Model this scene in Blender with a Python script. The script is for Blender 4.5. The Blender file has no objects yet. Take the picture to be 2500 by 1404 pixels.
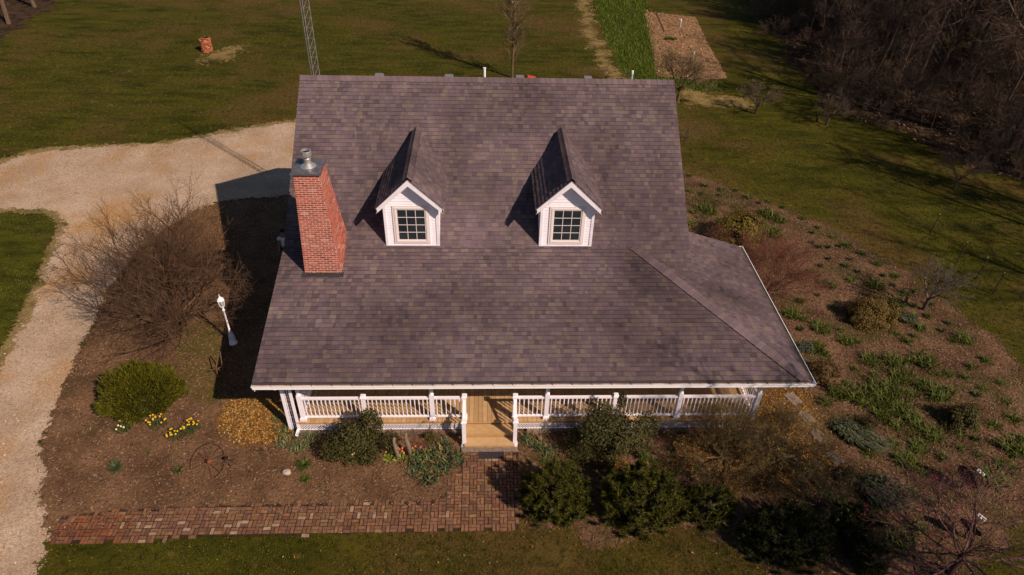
import bpy, math, random
import numpy as np
from mathutils import Vector, Matrix

# ------------------------------------------------------------------ scene, camera, light
scene = bpy.context.scene
COL = scene.collection
CAM = dict(pos=(-0.131, -13.449, 16.626), yaw=2.824, pit=37.388, rol=1.761, f=1656.075)

def cam_basis():
    y, p, r = [math.radians(CAM[k]) for k in ('yaw', 'pit', 'rol')]
    F = np.array([math.sin(y)*math.cos(p), math.cos(y)*math.cos(p), -math.sin(p)])
    Rt = np.array([math.cos(y), -math.sin(y), 0.0]); U = np.cross(Rt, F)
    return math.cos(r)*Rt+math.sin(r)*U, -math.sin(r)*Rt+math.cos(r)*U, F
RT, UP, FW = cam_basis(); CP = np.array(CAM['pos'])
cd = bpy.data.cameras.new('camera'); cam = bpy.data.objects.new('camera', cd); COL.objects.link(cam)
cd.sensor_width = 36; cd.lens = CAM['f']/2500*36; cd.clip_end = 1000; cd.clip_start = 0.1
M = Matrix.Identity(4)
for i in range(3):
    M[i][0] = RT[i]; M[i][1] = UP[i]; M[i][2] = -FW[i]; M[i][3] = CP[i]
cam.matrix_world = M
scene.camera = cam

SUN_DIR = Vector((0.865, -0.82, 1.0)).normalized()      # towards the sun
elev = math.asin(SUN_DIR.z)
az = math.atan2(SUN_DIR.x, SUN_DIR.y)                    # clockwise from +Y
world = bpy.data.worlds.new('World'); scene.world = world; world.use_nodes = True
wt = world.node_tree; bg = wt.nodes['Background']
sky = wt.nodes.new('ShaderNodeTexSky'); sky.sky_type = 'NISHITA'; sky.sun_disc = False
sky.sun_elevation = elev; sky.sun_rotation = az; sky.air_density = 1.0; sky.dust_density = 0.6
wt.links.new(sky.outputs[0], bg.inputs[0]); bg.inputs[1].default_value = 0.05
sd = bpy.data.lights.new('sun', 'SUN'); sd.energy = 5.0; sd.angle = math.radians(0.5); sd.color = (1.0, 0.80, 0.62)
sun = bpy.data.objects.new('sun', sd); COL.objects.link(sun)
sun.rotation_euler = SUN_DIR.to_track_quat('Z', 'Y').to_euler(); sun.location = (20, -20, 30)
vs = scene.view_settings
vs.view_transform = 'Standard'; vs.look = 'None'; vs.exposure = 0.0; vs.gamma = 1.0

# ------------------------------------------------------------------ helpers
def g(px, py, z=0.0):
    """the point of the level z that the photograph shows at this pixel"""
    d = FW + RT*(px-1250)/CAM['f'] - UP*(py-702)/CAM['f']
    t = (z-CP[2])/d[2]; q = CP+d*t
    return (q[0], q[1], q[2])
def pxm(p):
    return CAM['f']/float((np.array(p)-CP)@FW)

rng = random.Random(7)
nrng = np.random.default_rng(11)

def mat(name, color=(.5, .5, .5), rough=.8, metal=0.0, attr=False, noise=None, bump=None, spec=.3, trans=0.0, rand=0.0):
    m = bpy.data.materials.new(name); m.use_nodes = True; nt = m.node_tree; N = nt.nodes; L = nt.links
    b = N['Principled BSDF']; b.inputs['Roughness'].default_value = rough; b.inputs['Metallic'].default_value = metal
    b.inputs['Specular IOR Level'].default_value = spec
    tc = N.new('ShaderNodeTexCoord')
    if attr:
        a = N.new('ShaderNodeAttribute'); a.attribute_name = 'col'; src = a.outputs['Color']
    else:
        c = N.new('ShaderNodeRGB'); c.outputs[0].default_value = (*color, 1); src = c.outputs[0]
    for sc, lo, hi in (noise or []):
        n = N.new('ShaderNodeTexNoise'); n.inputs['Scale'].default_value = sc; n.inputs['Detail'].default_value = 4
        L.new(tc.outputs['Object'], n.inputs['Vector'])
        mr = N.new('ShaderNodeMapRange'); mr.inputs['From Min'].default_value = .3; mr.inputs['From Max'].default_value = .7
        mr.inputs['To Min'].default_value = lo; mr.inputs['To Max'].default_value = hi
        L.new(n.outputs[0], mr.inputs[0])
        mx = N.new('ShaderNodeMix'); mx.data_type = 'RGBA'; mx.blend_type = 'MULTIPLY'; mx.inputs[0].default_value = 1
        L.new(src, mx.inputs[6]); L.new(mr.outputs[0], mx.inputs[7]); src = mx.outputs[2]
    L.new(src, b.inputs['Base Color'])
    if bump:
        n = N.new('ShaderNodeTexNoise'); n.inputs['Scale'].default_value = bump[0]; n.inputs['Detail'].default_value = 6
        L.new(tc.outputs['Object'], n.inputs['Vector'])
        bp = N.new('ShaderNodeBump'); bp.inputs['Strength'].default_value = bump[1]; bp.inputs['Distance'].default_value = bump[2]
        L.new(n.outputs[0], bp.inputs['Height']); L.new(bp.outputs[0], b.inputs['Normal'])
    return m

class MB:
    """mesh builder: quads / tris / ngons with one colour per face"""
    def __init__(s): s.v = []; s.f = []; s.c = []
    def face(s, pts, col=(1, 1, 1)):
        n = len(s.v); s.v += [tuple(p) for p in pts]; s.f.append(tuple(range(n, n+len(pts)))); s.c.append(col)
    def box(s, lo, hi, col=(1, 1, 1), rot=0.0, tilt=None):
        x0, y0, z0 = lo; x1, y1, z1 = hi; n = len(s.v)
        P = [(x0, y0, z0), (x1, y0, z0), (x1, y1, z0), (x0, y1, z0), (x0, y0, z1), (x1, y0, z1), (x1, y1, z1), (x0, y1, z1)]
        if rot:
            cx, cy = (x0+x1)/2, (y0+y1)/2; c, sn = math.cos(rot), math.sin(rot)
            P = [(cx+(x-cx)*c-(y-cy)*sn, cy+(x-cx)*sn+(y-cy)*c, z) for x, y, z in P]
        s.v += P
        for q in ((0, 3, 2, 1), (4, 5, 6, 7), (0, 1, 5, 4), (1, 2, 6, 5), (2, 3, 7, 6), (3, 0, 4, 7)):
            s.f.append(tuple(n+i for i in q)); s.c.append(col)
    def hexa(s, P, col=(1, 1, 1)):
        n = len(s.v); s.v += [tuple(p) for p in P]
        for q in ((0, 3, 2, 1), (4, 5, 6, 7), (0, 1, 5, 4), (1, 2, 6, 5), (2, 3, 7, 6), (3, 0, 4, 7)):
            s.f.append(tuple(n+i for i in q)); s.c.append(col)
    def beam(s, a, b, w, h=None, col=(1, 1, 1)):
        a = Vector(a); b = Vector(b); d = (b-a).normalized(); h = h or w
        up = Vector((0, 0, 1)) if abs(d.z) < .95 else Vector((0, 1, 0))
        x = d.cross(up).normalized()*(w/2); y = x.cross(d).normalized()*(h/2)
        s.hexa([a-x-y, a+x-y, a+x+y, a-x+y, b-x-y, b+x-y, b+x+y, b-x+y][:8], col)
    def tube(s, pts, rad, k=6, col=(1, 1, 1), cap=True):
        rings = []; n0 = len(s.v); m = len(pts)
        P = [Vector(p) for p in pts]
        for i, p in enumerate(P):
            d = (P[min(i+1, m-1)]-P[max(i-1, 0)]).normalized()
            up = Vector((0, 0, 1)) if abs(d.z) < .9 else Vector((1, 0, 0))
            x = d.cross(up).normalized(); y = x.cross(d)
            r = rad[i] if hasattr(rad, '__len__') else rad
            for j in range(k):
                a = 2*math.pi*j/k; s.v.append(tuple(p+x*(r*math.cos(a))+y*(r*math.sin(a))))
        for i in range(m-1):
            for j in range(k):
                a = n0+i*k+j; b = n0+i*k+(j+1) % k
                s.f.append((a, b, b+k, a+k)); s.c.append(col)
        if cap and k > 2:
            s.f.append(tuple(n0+j for j in reversed(range(k)))); s.c.append(col)
            s.f.append(tuple(n0+(m-1)*k+j for j in range(k))); s.c.append(col)
    def lathe(s, c, prof, k=16, col=(1, 1, 1), squash=1.0):
        n0 = len(s.v)
        for r, z in prof:
            for j in range(k):
                a = 2*math.pi*j/k; s.v.append((c[0]+r*math.cos(a), c[1]+r*math.sin(a)*squash, c[2]+z))
        for i in range(len(prof)-1):
            for j in range(k):
                a = n0+i*k+j; b = n0+i*k+(j+1) % k; s.f.append((a, b, b+k, a+k)); s.c.append(col)
        s.f.append(tuple(n0+(len(prof)-1)*k+j for j in range(k))); s.c.append(col)
        s.f.append(tuple(n0+j for j in reversed(range(k)))); s.c.append(col)
    def mesh(s, name, m):
        me = bpy.data.meshes.new(name); me.from_pydata(s.v, [], s.f)
        if m is not None: me.materials.append(m)
        at = me.color_attributes.new('col', 'FLOAT_COLOR', 'CORNER')
        cc = np.ones((len(me.loops), 4), np.float32); ln = np.array([len(f) for f in s.f])
        cc[:, :3] = np.repeat(np.array(s.c, np.float32).reshape(-1, 3), ln, axis=0)
        at.data.foreach_set('color', cc.ravel()); return me
    def build(s, name, m, parent=None, loc=None):
        o = bpy.data.objects.new(name, s.mesh(name, m)); COL.objects.link(o)
        if loc: o.location = loc
        if parent is not None: o.parent = parent
        return o

def tag(o, label=None, cat=None, group=None, kind=None):
    if label: o['label'] = label
    if cat: o['category'] = cat
    if group: o['group'] = group
    if kind: o['kind'] = kind
    return o
def empty(name, loc, label=None, cat=None, group=None):
    o = bpy.data.objects.new(name, None); COL.objects.link(o); o.location = loc; o.empty_display_size = .2
    return tag(o, label, cat, group)
def smooth(o):
    o.data.polygons.foreach_set('use_smooth', [True]*len(o.data.polygons)); return o
def copy_tree(root, loc, rotz=0.0, scale=1.0, label=None, group=None):
    r = root.copy(); COL.objects.link(r); r.location = loc; r.rotation_euler = (0, 0, rotz)
    r.scale = (scale,)*3 if not hasattr(scale, '__len__') else scale
    if label: r['label'] = label
    if group: r['group'] = group
    for ch in list(root.children):
        c = ch.copy(); COL.objects.link(c); c.parent = r
        for gch in list(ch.children):
            d = gch.copy(); COL.objects.link(d); d.parent = c
    return r

def clip(poly, a, b):
    """keep the part of poly left of the directed line a->b (2-D)"""
    out = []; f = lambda p: (b[0]-a[0])*(p[1]-a[1])-(b[1]-a[1])*(p[0]-a[0])
    for i in range(len(poly)):
        p, q = poly[i], poly[(i+1) % len(poly)]; fp, fq = f(p), f(q)
        if fp >= 0: out.append(p)
        if (fp >= 0) != (fq >= 0):
            t = fp/(fp-fq); out.append((p[0]+(q[0]-p[0])*t, p[1]+(q[1]-p[1])*t))
    return out
def clip_convex(poly, reg):
    for i in range(len(reg)):
        poly = clip(poly, reg[i], reg[(i+1) % len(reg)])
        if len(poly) < 3: return []
    return poly
def area(P): return sum(P[i][0]*P[(i+1) % len(P)][1]-P[(i+1) % len(P)][0]*P[i][1] for i in range(len(P)))/2

# ------------------------------------------------------------------ ground materials
def ground_mat(name, layers, bumps, edge=None, rough=.95, vor=None):
    """layers: list of (colourA, colourB, scale, detail, stretch) mixed in turn by factor; edge: (width noise, scale) alpha at the rim"""
    m = bpy.data.materials.new(name); m.use_nodes = True; nt = m.node_tree; N = nt.nodes; L = nt.links
    b = N['Principled BSDF']; b.inputs['Roughness'].default_value = rough; b.inputs['Specular IOR Level'].default_value = .1
    geo = N.new('ShaderNodeNewGeometry'); P = geo.outputs['Position']
    src = None
    for L_ in layers:
        ca, cb, sc, det, lo, hi = L_[:6]; fac = L_[6] if len(L_) > 6 else 1.0; st = L_[7] if len(L_) > 7 else None
        n = N.new('ShaderNodeTexNoise'); n.inputs['Scale'].default_value = sc; n.inputs['Detail'].default_value = det
        n.inputs['Roughness'].default_value = .6
        if st:
            mp = N.new('ShaderNodeMapping'); mp.inputs['Rotation'].default_value = (0, 0, st[0]); mp.inputs['Scale'].default_value = (st[1], st[2], 1)
            L.new(P, mp.inputs[0]); L.new(mp.outputs[0], n.inputs['Vector'])
        else: L.new(P, n.inputs['Vector'])
        mr = N.new('ShaderNodeMapRange'); mr.inputs['From Min'].default_value = lo; mr.inputs['From Max'].default_value = hi
        mr.inputs['To Max'].default_value = fac
        L.new(n.outputs[0], mr.inputs[0])
        mx = N.new('ShaderNodeMix'); mx.data_type = 'RGBA'
        L.new(mr.outputs[0], mx.inputs[0])
        if ca is None: L.new(src, mx.inputs[6])
        else: mx.inputs[6].default_value = (*ca, 1)
        mx.inputs[7].default_value = (*cb, 1); src = mx.outputs[2]
    if vor:
        v = N.new('ShaderNodeTexVoronoi'); v.inputs['Scale'].default_value = vor[0]; L.new(P, v.inputs['Vector'])
        hs = N.new('ShaderNodeSeparateColor'); L.new(v.outputs['Color'], hs.inputs[0])
        mr = N.new('ShaderNodeMapRange'); mr.inputs['To Min'].default_value = vor[1]; mr.inputs['To Max'].default_value = vor[2]
        L.new(hs.outputs[0], mr.inputs[0])
        mx = N.new('ShaderNodeMix'); mx.data_type = 'RGBA'; mx.blend_type = 'MULTIPLY'; mx.inputs[0].default_value = 1
        L.new(src, mx.inputs[6]); L.new(mr.outputs[0], mx.inputs[7]); src = mx.outputs[2]
    L.new(src, b.inputs['Base Color'])
    prev = None
    for sc, stn, dist in bumps:
        n = N.new('ShaderNodeTexNoise'); n.inputs['Scale'].default_value = sc; n.inputs['Detail'].default_value = 3; L.new(P, n.inputs['Vector'])
        bp = N.new('ShaderNodeBump'); bp.inputs['Strength'].default_value = stn; bp.inputs['Distance'].default_value = dist
        L.new(n.outputs[0], bp.inputs['Height'])
        if prev: L.new(prev, bp.inputs['Normal'])
        prev = bp.outputs[0]
    if prev: L.new(prev, b.inputs['Normal'])
    if edge:
        a = N.new('ShaderNodeAttribute'); a.attribute_name = 'rim'
        tot = a.outputs['Fac']
        for sc, amp in edge:
            n = N.new('ShaderNodeTexNoise'); n.inputs['Scale'].default_value = sc; n.inputs['Detail'].default_value = 3; L.new(P, n.inputs['Vector'])
            s1 = N.new('ShaderNodeMath'); s1.operation = 'SUBTRACT'; L.new(n.outputs[0], s1.inputs[0]); s1.inputs[1].default_value = .5
            s2 = N.new('ShaderNodeMath'); s2.operation = 'MULTIPLY'; L.new(s1.outputs[0], s2.inputs[0]); s2.inputs[1].default_value = amp
            s3 = N.new('ShaderNodeMath'); s3.operation = 'ADD'; L.new(tot, s3.inputs[0]); L.new(s2.outputs[0], s3.inputs[1]); tot = s3.outputs[0]
        gt = N.new('ShaderNodeMapRange'); gt.inputs['From Min'].default_value = -.02; gt.inputs['From Max'].default_value = .03
        L.new(tot, gt.inputs[0]); L.new(gt.outputs[0], b.inputs['Alpha'])
    return m

def signed(P, X, Y):
    """signed distance (+ inside) to polygon P for arrays X, Y"""
    P = np.array(P); d = np.full(X.shape, 1e9); ins = np.zeros(X.shape, bool); n = len(P)
    for i in range(n):
        a, b = P[i], P[(i+1) % n]; e = b-a; L2 = e@e
        t = np.clip(((X-a[0])*e[0]+(Y-a[1])*e[1])/L2, 0, 1)
        d = np.minimum(d, np.hypot(X-a[0]-t*e[0], Y-a[1]-t*e[1]))
        c = ((a[1] > Y) != (b[1] > Y)) & (X < (b[0]-a[0])*(Y-a[1])/(b[1]-a[1]+1e-12)+a[0]); ins ^= c
    return np.where(ins, d, -d)

def smooth_poly(P, it=2):
    P = np.array(P, float)
    for _ in range(it):
        Q = np.roll(P, -1, axis=0); P = np.stack([P*.75+Q*.25, P*.25+Q*.75], 1).reshape(-1, 2)
    return P

REG = {}
def sheet(name, pix, z, m, cell=.25, margin=.5, it=2, relief=0.0, world_pts=None):
    P = world_pts if world_pts is not None else [g(x, y)[:2] for x, y in pix]
    P = smooth_poly(P, it); REG[name] = P
    lo = P.min(0)-margin; hi = P.max(0)+margin
    xs = np.arange(lo[0], hi[0]+cell, cell); ys = np.arange(lo[1], hi[1]+cell, cell)
    X, Y = np.meshgrid(xs, ys); D = signed(P, X, Y)
    keep = D > -margin; q = keep[:-1, :-1] & keep[1:, :-1] & keep[:-1, 1:] & keep[1:, 1:]
    idx = np.arange(X.size).reshape(X.shape)
    F = np.stack([idx[:-1, :-1][q], idx[:-1, 1:][q], idx[1:, 1:][q], idx[1:, :-1][q]], 1)
    used = np.unique(F); mp = -np.ones(X.size, int); mp[used] = np.arange(len(used)); F = mp[F]
    Z = np.full(len(used), z)
    V = np.stack([X.ravel()[used], Y.ravel()[used], Z], 1)
    me = bpy.data.meshes.new(name); me.vertices.add(len(V)); me.vertices.foreach_set('co', V.ravel())
    me.loops.add(F.size); me.loops.foreach_set('vertex_index', F.ravel().astype(np.int32))
    me.polygons.add(len(F)); me.polygons.foreach_set('loop_start', np.arange(0, F.size, 4, dtype=np.int32))
    me.update(calc_edges=True); me.validate()
    at = me.attributes.new('rim', 'FLOAT', 'POINT'); at.data.foreach_set('value', D.ravel()[used].astype(np.float32))
    me.materials.append(m); o = bpy.data.objects.new(name, me); COL.objects.link(o); o['kind'] = 'structure'
    return o

GREEN_D = (.028, .030, .002); GREEN = (.070, .066, .004); STRAW = (.17, .115, .03); BROWN = (.10, .062, .018)
M_lawn = ground_mat('lawn_grass', [
    (GREEN_D, GREEN, .9, 8, .38, .62, 1, (.5, .45, 1.5)),
    (None, (.078, .066, .007), .28, 6, .45, .65, .8, (-.3, .6, 1.2)),
    (None, BROWN, .13, 7, .49, .60, .9),
    (None, STRAW, 1.7, 7, .60, .70, .6),
    (None, (.020, .024, .002), .6, 8, .54, .68, .4, (.3, .7, 1.3)),
    (None, (.014, .018, .002), 5, 6, .50, .66, .8)],
    [(14, .55, .06), (60, .6, .02)])
M_gravel = ground_mat('pale_gravel', [
    ((.38, .27, .19), (.50, .375, .285), .45, 6, .38, .62),
    (None, (.42, .23, .085), .25, 5, .50, .66, .85),
    (None, (.21, .16, .075), 1.1, 5, .62, .78, .5),
    (None, (.24, .17, .12), 9, 5, .52, .68, .6)],
    [(30, .6, .03)], edge=[(.9, 1.0), (5, .8), (25, .5)], vor=(34, .72, 1.22))
M_verge = ground_mat('dry_verge', [
    ((.17, .125, .05), (.30, .215, .1), 3, 5, .35, .65),
    (None, GREEN, 1.1, 5, .5, .62, .8),
    (None, (.07, .055, .02), 12, 3, .5, .75, .7)],
    [(20, .6, .04)], edge=[(1.2, 1.2), (6, .7), (30, .5)])
M_mulch = ground_mat('brown_mulch', [
    ((.09, .048, .027), (.20, .112, .062), .8, 6, .35, .65),
    (None, (.055, .05, .014), .5, 5, .55, .72, .55),
    (None, (.24, .15, .09), 17, 3, .58, .72, .6),
    (None, (.035, .018, .011), 10, 4, .52, .72, .7)],
    [(12, .7, .06), (50, .7, .02)], edge=[(1.1, .7), (6, .5), (30, .3)])
M_mulch_pale = ground_mat('red_brown_mulch', [
    ((.085, .045, .025), (.20, .115, .068), .7, 8, .38, .62),
    (None, (.055, .052, .012), .6, 6, .47, .64, .8),
    (None, (.22, .135, .09), 14, 3, .6, .74, .6),
    (None, (.025, .012, .008), 8, 4, .5, .7, .75)],
    [(10, .8, .07), (45, .7, .02)], edge=[(.8, 1.4), (5, 1.1), (25, .7)])
M_thin = ground_mat('thin_dry_grass', [
    ((.12, .075, .03), (.09, .075, .016), 1.4, 5, .4, .6), (None, (.2, .13, .06), 14, 3, .55, .72, .6), (None, (.04, .03, .01), 9, 4, .5, .7, .7)],
    [(15, .7, .05)], edge=[(.8, 1.6), (5, 1.0), (25, .6)])
M_plot = ground_mat('bare_garden_soil', [
    ((.23, .13, .07), (.34, .20, .11), 2, 5, .35, .65), (None, (.09, .05, .03), 7, 4, .5, .68, .8), (None, (.33, .2, .12), 12, 3, .6, .7, .6)],
    [(6, .8, .12)], edge=[(1.5, .25), (8, .3)])
M_bright = ground_mat('bright_green_grass', [
    ((.040, .060, .006), (.075, .098, .010), 1.6, 6, .35, .65), (None, (.02, .04, .004), 6, 4, .5, .7, .7)],
    [(10, .8, .09), (40, .6, .03)], edge=[(.8, .9), (5, .7), (20, .4)])
M_straw = ground_mat('worn_straw_track', [
    ((.17, .12, .045), (.27, .19, .08), 1.6, 5, .35, .65), (None, GREEN, 1.2, 5, .5, .66, .8), (None, (.1, .07, .03), 8, 4, .52, .7, .6)],
    [(14, .5, .04)], edge=[(.7, 3.4), (4, 3.0), (16, 2.4)])
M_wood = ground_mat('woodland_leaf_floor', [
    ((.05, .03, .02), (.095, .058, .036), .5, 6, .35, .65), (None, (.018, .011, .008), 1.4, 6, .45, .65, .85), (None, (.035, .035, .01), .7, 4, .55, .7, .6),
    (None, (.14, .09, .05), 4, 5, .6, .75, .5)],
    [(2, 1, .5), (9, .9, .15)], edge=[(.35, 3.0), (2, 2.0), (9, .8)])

# ------------------------------------------------------------------ ground
gm = MB()
for i in range(-10, 10):
    for j in range(-6, 14): gm.face([(i*20, j*20, 0), (i*20+20, j*20, 0), (i*20+20, j*20+20, 0), (i*20, j*20+20, 0)])
tag(gm.build('lawn', M_lawn), kind='structure')

DRIVE = [(760, 292), (650, 307), (560, 322), (480, 338), (400, 352), (300, 357), (200, 362), (100, 370), (40, 385), (0, 402), (-200, 470), (-500, 560),
         (-700, 1700), (40, 1700), (100, 1404), (125, 1330), (120, 1250), (105, 1150), (110, 1060), (140, 970), (180, 880), (225, 800),
         (270, 700), (330, 620), (430, 540), (520, 495), (620, 485), (800, 478)]
ISLAND = [(-400, 560), (0, 520), (60, 520), (135, 528), (138, 560), (112, 610), (97, 670), (62, 740), (30, 800), (0, 865), (-200, 1100), (-600, 1300)]
VERGE = [(800, 285), (650, 300), (560, 316), (480, 332), (400, 346), (300, 351), (200, 354), (100, 360), (40, 374), (0, 392), (-300, 450), (-300, 600), (0, 470), (150, 430),
         (300, 400), (480, 372), (600, 345), (800, 320)]
sheet('verge', VERGE, .006, M_verge, .3, .9)
sheet('gravel_drive', DRIVE, .012, M_gravel, .3, .9)
sheet('verge_edge', [(x+((-1) if i < 99 else 0), y) for i, (x, y) in enumerate([(-400, 540), (0, 508), (70, 508), (150, 520), (158, 565), (130, 625), (115, 685), (80, 755), (48, 815), (16, 880), (-180, 1120), (-600, 1340)])], .016, M_verge, .25, .8)
sheet('grass_island', ISLAND, .021, M_lawn.copy(), .25, .6)
_im = bpy.data.objects['grass_island'].data.materials[0] = ground_mat('island_grass', [
    (GREEN_D, (.080, .084, .006), 1.5, 6, .35, .65, 1, (.5, .5, 1.4)), (None, (.085, .07, .016), .5, 5, .5, .7, .6), (None, (.015, .022, .003), 7, 4, .5, .72, .7)],
    [(14, .7, .06), (60, .6, .02)], edge=[(1.3, .5), (7, .5), (30, .35)])
LBED = [(225, 800), (270, 700), (330, 620), (430, 540), (520, 495), (620, 485), (760, 470), (1000, 600), (1150, 1000), (1150, 1250), (1000, 1260), (700, 1260), (400, 1275), (200, 1300),
        (125, 1330), (110, 1250), (100, 1150), (110, 1060), (140, 970), (185, 880)]
RBED = [(1560, 405), (1680, 422), (1790, 458), (1900, 507), (2040, 560), (2132, 615), (2234, 683), (2330, 750), (2437, 842), (2580, 960), (2640, 1240), (2500, 1260), (2420, 1340), (2380, 1520),
        (1960, 1520), (1905, 1404), (1835, 1345), (1760, 1312), (1700, 1293), (1640, 1288), (1590, 1300), (1540, 1318), (1490, 1330), (1445, 1322), (1410, 1285), (1380, 1280), (1240, 1292), (1235, 1000), (1500, 700)]
sheet('mulch_bed', LBED, .017, M_mulch, .25, .5)
sheet('thin_grass', [(440, 800), (520, 780), (560, 860), (545, 960), (500, 990), (450, 960), (430, 880)], .022, M_thin, .15, .7)
sheet('garden_bed', RBED, .010, M_mulch_pale, .25, .6)
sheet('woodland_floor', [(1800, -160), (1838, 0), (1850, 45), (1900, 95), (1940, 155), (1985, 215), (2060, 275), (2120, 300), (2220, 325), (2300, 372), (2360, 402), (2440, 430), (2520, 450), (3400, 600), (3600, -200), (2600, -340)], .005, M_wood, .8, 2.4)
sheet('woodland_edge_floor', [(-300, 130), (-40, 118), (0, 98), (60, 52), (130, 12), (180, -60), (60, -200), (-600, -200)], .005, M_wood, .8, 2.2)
sheet('bright_grass', [(1440, -80), (1560, -80), (1580, 30), (1615, 185), (1700, 200), (1790, 205), (1740, 228), (1640, 222), (1530, 205), (1500, 150), (1462, 60)], .006, M_bright, .4, 1.2)
sheet('worn_track', [(1395, -80), (1442, -80), (1442, 30), (1455, 80), (1490, 150), (1540, 200), (1480, 205), (1450, 130), (1418, 60)], .009, M_straw, .3, 1.8)
sheet('straw_patch', [(1660, 215), (1740, 232), (1830, 235), (1840, 262), (1740, 262), (1670, 258)], .010, M_straw, .3, 1.4)
sheet('worn_grass', [(560, 112), (600, 105), (600, 125), (540, 150), (480, 150), (500, 138)], .010, M_straw, .3, 1.4)
sheet('garden_plot', [(1573, 28), (1698, 42), (1733, 115), (1777, 192), (1700, 196), (1603, 186), (1588, 100)], .013, M_plot, .3, .3, it=0)

# flat litter (many small leaves and chips): stuff
def in_poly(P, X, Y): return signed(P, X, Y)
def scatter(P, dens, fade=.0):
    P = np.array(P); lo = P.min(0); hi = P.max(0); n = int((hi-lo).prod()*dens)
    X = nrng.uniform(lo[0], hi[0], n); Y = nrng.uniform(lo[1], hi[1], n); D = signed(P, X, Y)
    if fade: k = D > nrng.uniform(-fade, fade, n)
    else: k = D > 0
    return X[k], Y[k]
def np_mesh(name, V, F, C, m):
    """V (n,3), F (m,k) same size faces, C (m,3)"""
    k = F.shape[1]; me = bpy.data.meshes.new(name); me.vertices.add(len(V)); me.vertices.foreach_set('co', V.astype(np.float32).ravel())
    me.loops.add(F.size); me.loops.foreach_set('vertex_index', F.ravel().astype(np.int32))
    me.polygons.add(len(F)); me.polygons.foreach_set('loop_start', np.arange(0, F.size, k, dtype=np.int32)); me.update(calc_edges=True)
    at = me.color_attributes.new('col', 'FLOAT_COLOR', 'CORNER'); cc = np.ones((F.size, 4), np.float32); cc[:, :3] = np.repeat(C, k, axis=0)
    at.data.foreach_set('color', cc.ravel()); me.materials.append(m); return me
def pick(pal, n):
    pal = np.array(pal); c = pal[nrng.integers(0, len(pal), n)]; return c*nrng.uniform(.75, 1.25, (n, 1))
def quads(name, X, Y, Z, L, W, pal, m, tilt=.5):
    n = len(X); a = nrng.uniform(0, 2*np.pi, n); t = nrng.uniform(-tilt, tilt, n)
    dx = np.stack([np.cos(a)*np.cos(t), np.sin(a)*np.cos(t), np.sin(t)], 1)*L.reshape(-1, 1)/2
    r = nrng.uniform(-tilt, tilt, n); dy = np.stack([-np.sin(a)*np.cos(r), np.cos(a)*np.cos(r), np.sin(r)], 1)*W.reshape(-1, 1)/2
    c = np.stack([X, Y, Z+np.abs(np.sin(t))*L/2], 1)
    V = np.stack([c-dx, c-dy*1.0, c+dx, c+dy], 1).reshape(-1, 3); F = np.arange(4*n).reshape(n, 4)
    return np_mesh(name, V, F, pick(pal, n), m)
def litter(name, P, dens, L, W, pal, z=.02, tilt=.5, fade=.3, mt=None, keep=None):
    X, Y = scatter(P, dens, fade)
    if keep is not None:
        k = keep(X, Y); X, Y = X[k], Y[k]
    n = len(X)
    me = quads(name, X, Y, np.full(n, z)+nrng.uniform(0, .015, n), nrng.uniform(L[0], L[1], n), nrng.uniform(W[0], W[1], n), pal, mt or M_leafy, tilt)
    o = bpy.data.objects.new(name, me); COL.objects.link(o); return o
M_leafy = mat('dry_leaf', attr=True, rough=.7, spec=.2)
M_blade = mat('grass_blade', attr=True, rough=.6, spec=.25)
notdrive = lambda X, Y: (np.abs(X+.1) > 6.2) | (Y < 1.0)
house_out = lambda X, Y: ~((X > -6.2) & (X < 8.6) & (Y > .95) & (Y < 14))
tag(litter('mulch_chips', REG['mulch_bed'], 170, (.03, .12), (.012, .03), [(.26, .16, .1), (.2, .11, .06), (.12, .07, .045), (.34, .23, .15), (.07, .04, .025)], .02, .35, .2, keep=house_out), kind='stuff', label='loose wood chips over the mulch left of the house', cat='wood chips')
tag(litter('garden_chips', REG['garden_bed'], 150, (.03, .13), (.012, .03), [(.24, .14, .095), (.17, .095, .06), (.1, .055, .04), (.32, .2, .14), (.06, .035, .02)], .02, .35, .3, keep=house_out), kind='stuff', label='loose wood chips over the sloping garden bed right of the house', cat='wood chips')
LEAFC = [(.34, .165, .028), (.28, .125, .022), (.22, .09, .02), (.38, .23, .06), (.15, .07, .02), (.42, .27, .11), (.22, .11, .02)]
litter_a = smooth_poly([g(x, y)[:2] for x, y in [(540, 985), (600, 970), (680, 975), (725, 1015), (710, 1060), (665, 1085), (590, 1088), (540, 1060)]])
tag(litter('fallen_leaves', litter_a, 800, (.05, .1), (.03, .06), LEAFC, .022, .6, .25), kind='stuff', label='orange fallen leaves drifted by the left end of the porch', cat='fallen leaves')
litter_b = smooth_poly([g(x, y)[:2] for x, y in [(1845, 945), (1950, 940), (2000, 1000), (2040, 1080), (2060, 1150), (1990, 1190), (1900, 1210), (1780, 1190), (1640, 1140), (1660, 1060), (1840, 1045)]])
tag(litter('fallen_leaves', litter_b, 330, (.05, .1), (.03, .055), LEAFC+[(.25, .12, .03)], .016, .6, .4), kind='stuff', label='orange fallen leaves around the stepping stones right of the porch', cat='fallen leaves')
M_leaflit = ground_mat('leaf_litter', [((.10, .052, .018), (.20, .10, .028), 6, 6, .35, .65), (None, (.06, .035, .015), 9, 4, .5, .7, .7)], [(25, .8, .04)], edge=[(1.2, 1.2), (6, .9), (25, .6)])
sheet('leaf_drift', None, .024, M_leaflit, .12, .5, 0, world_pts=litter_a); sheet('leaf_drift', None, .018, M_leaflit, .15, .6, 0, world_pts=litter_b)
litter_c = smooth_poly([g(x, y)[:2] for x, y in [(430, 520), (560, 490), (600, 620), (560, 700), (470, 640), (400, 600)]])
tag(litter('fallen_leaves', litter_c, 120, (.05, .09), (.03, .05), LEAFC, .022, .5, .4), kind='stuff', label='orange fallen leaves under the right side of the large bare tree', cat='fallen leaves')
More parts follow.
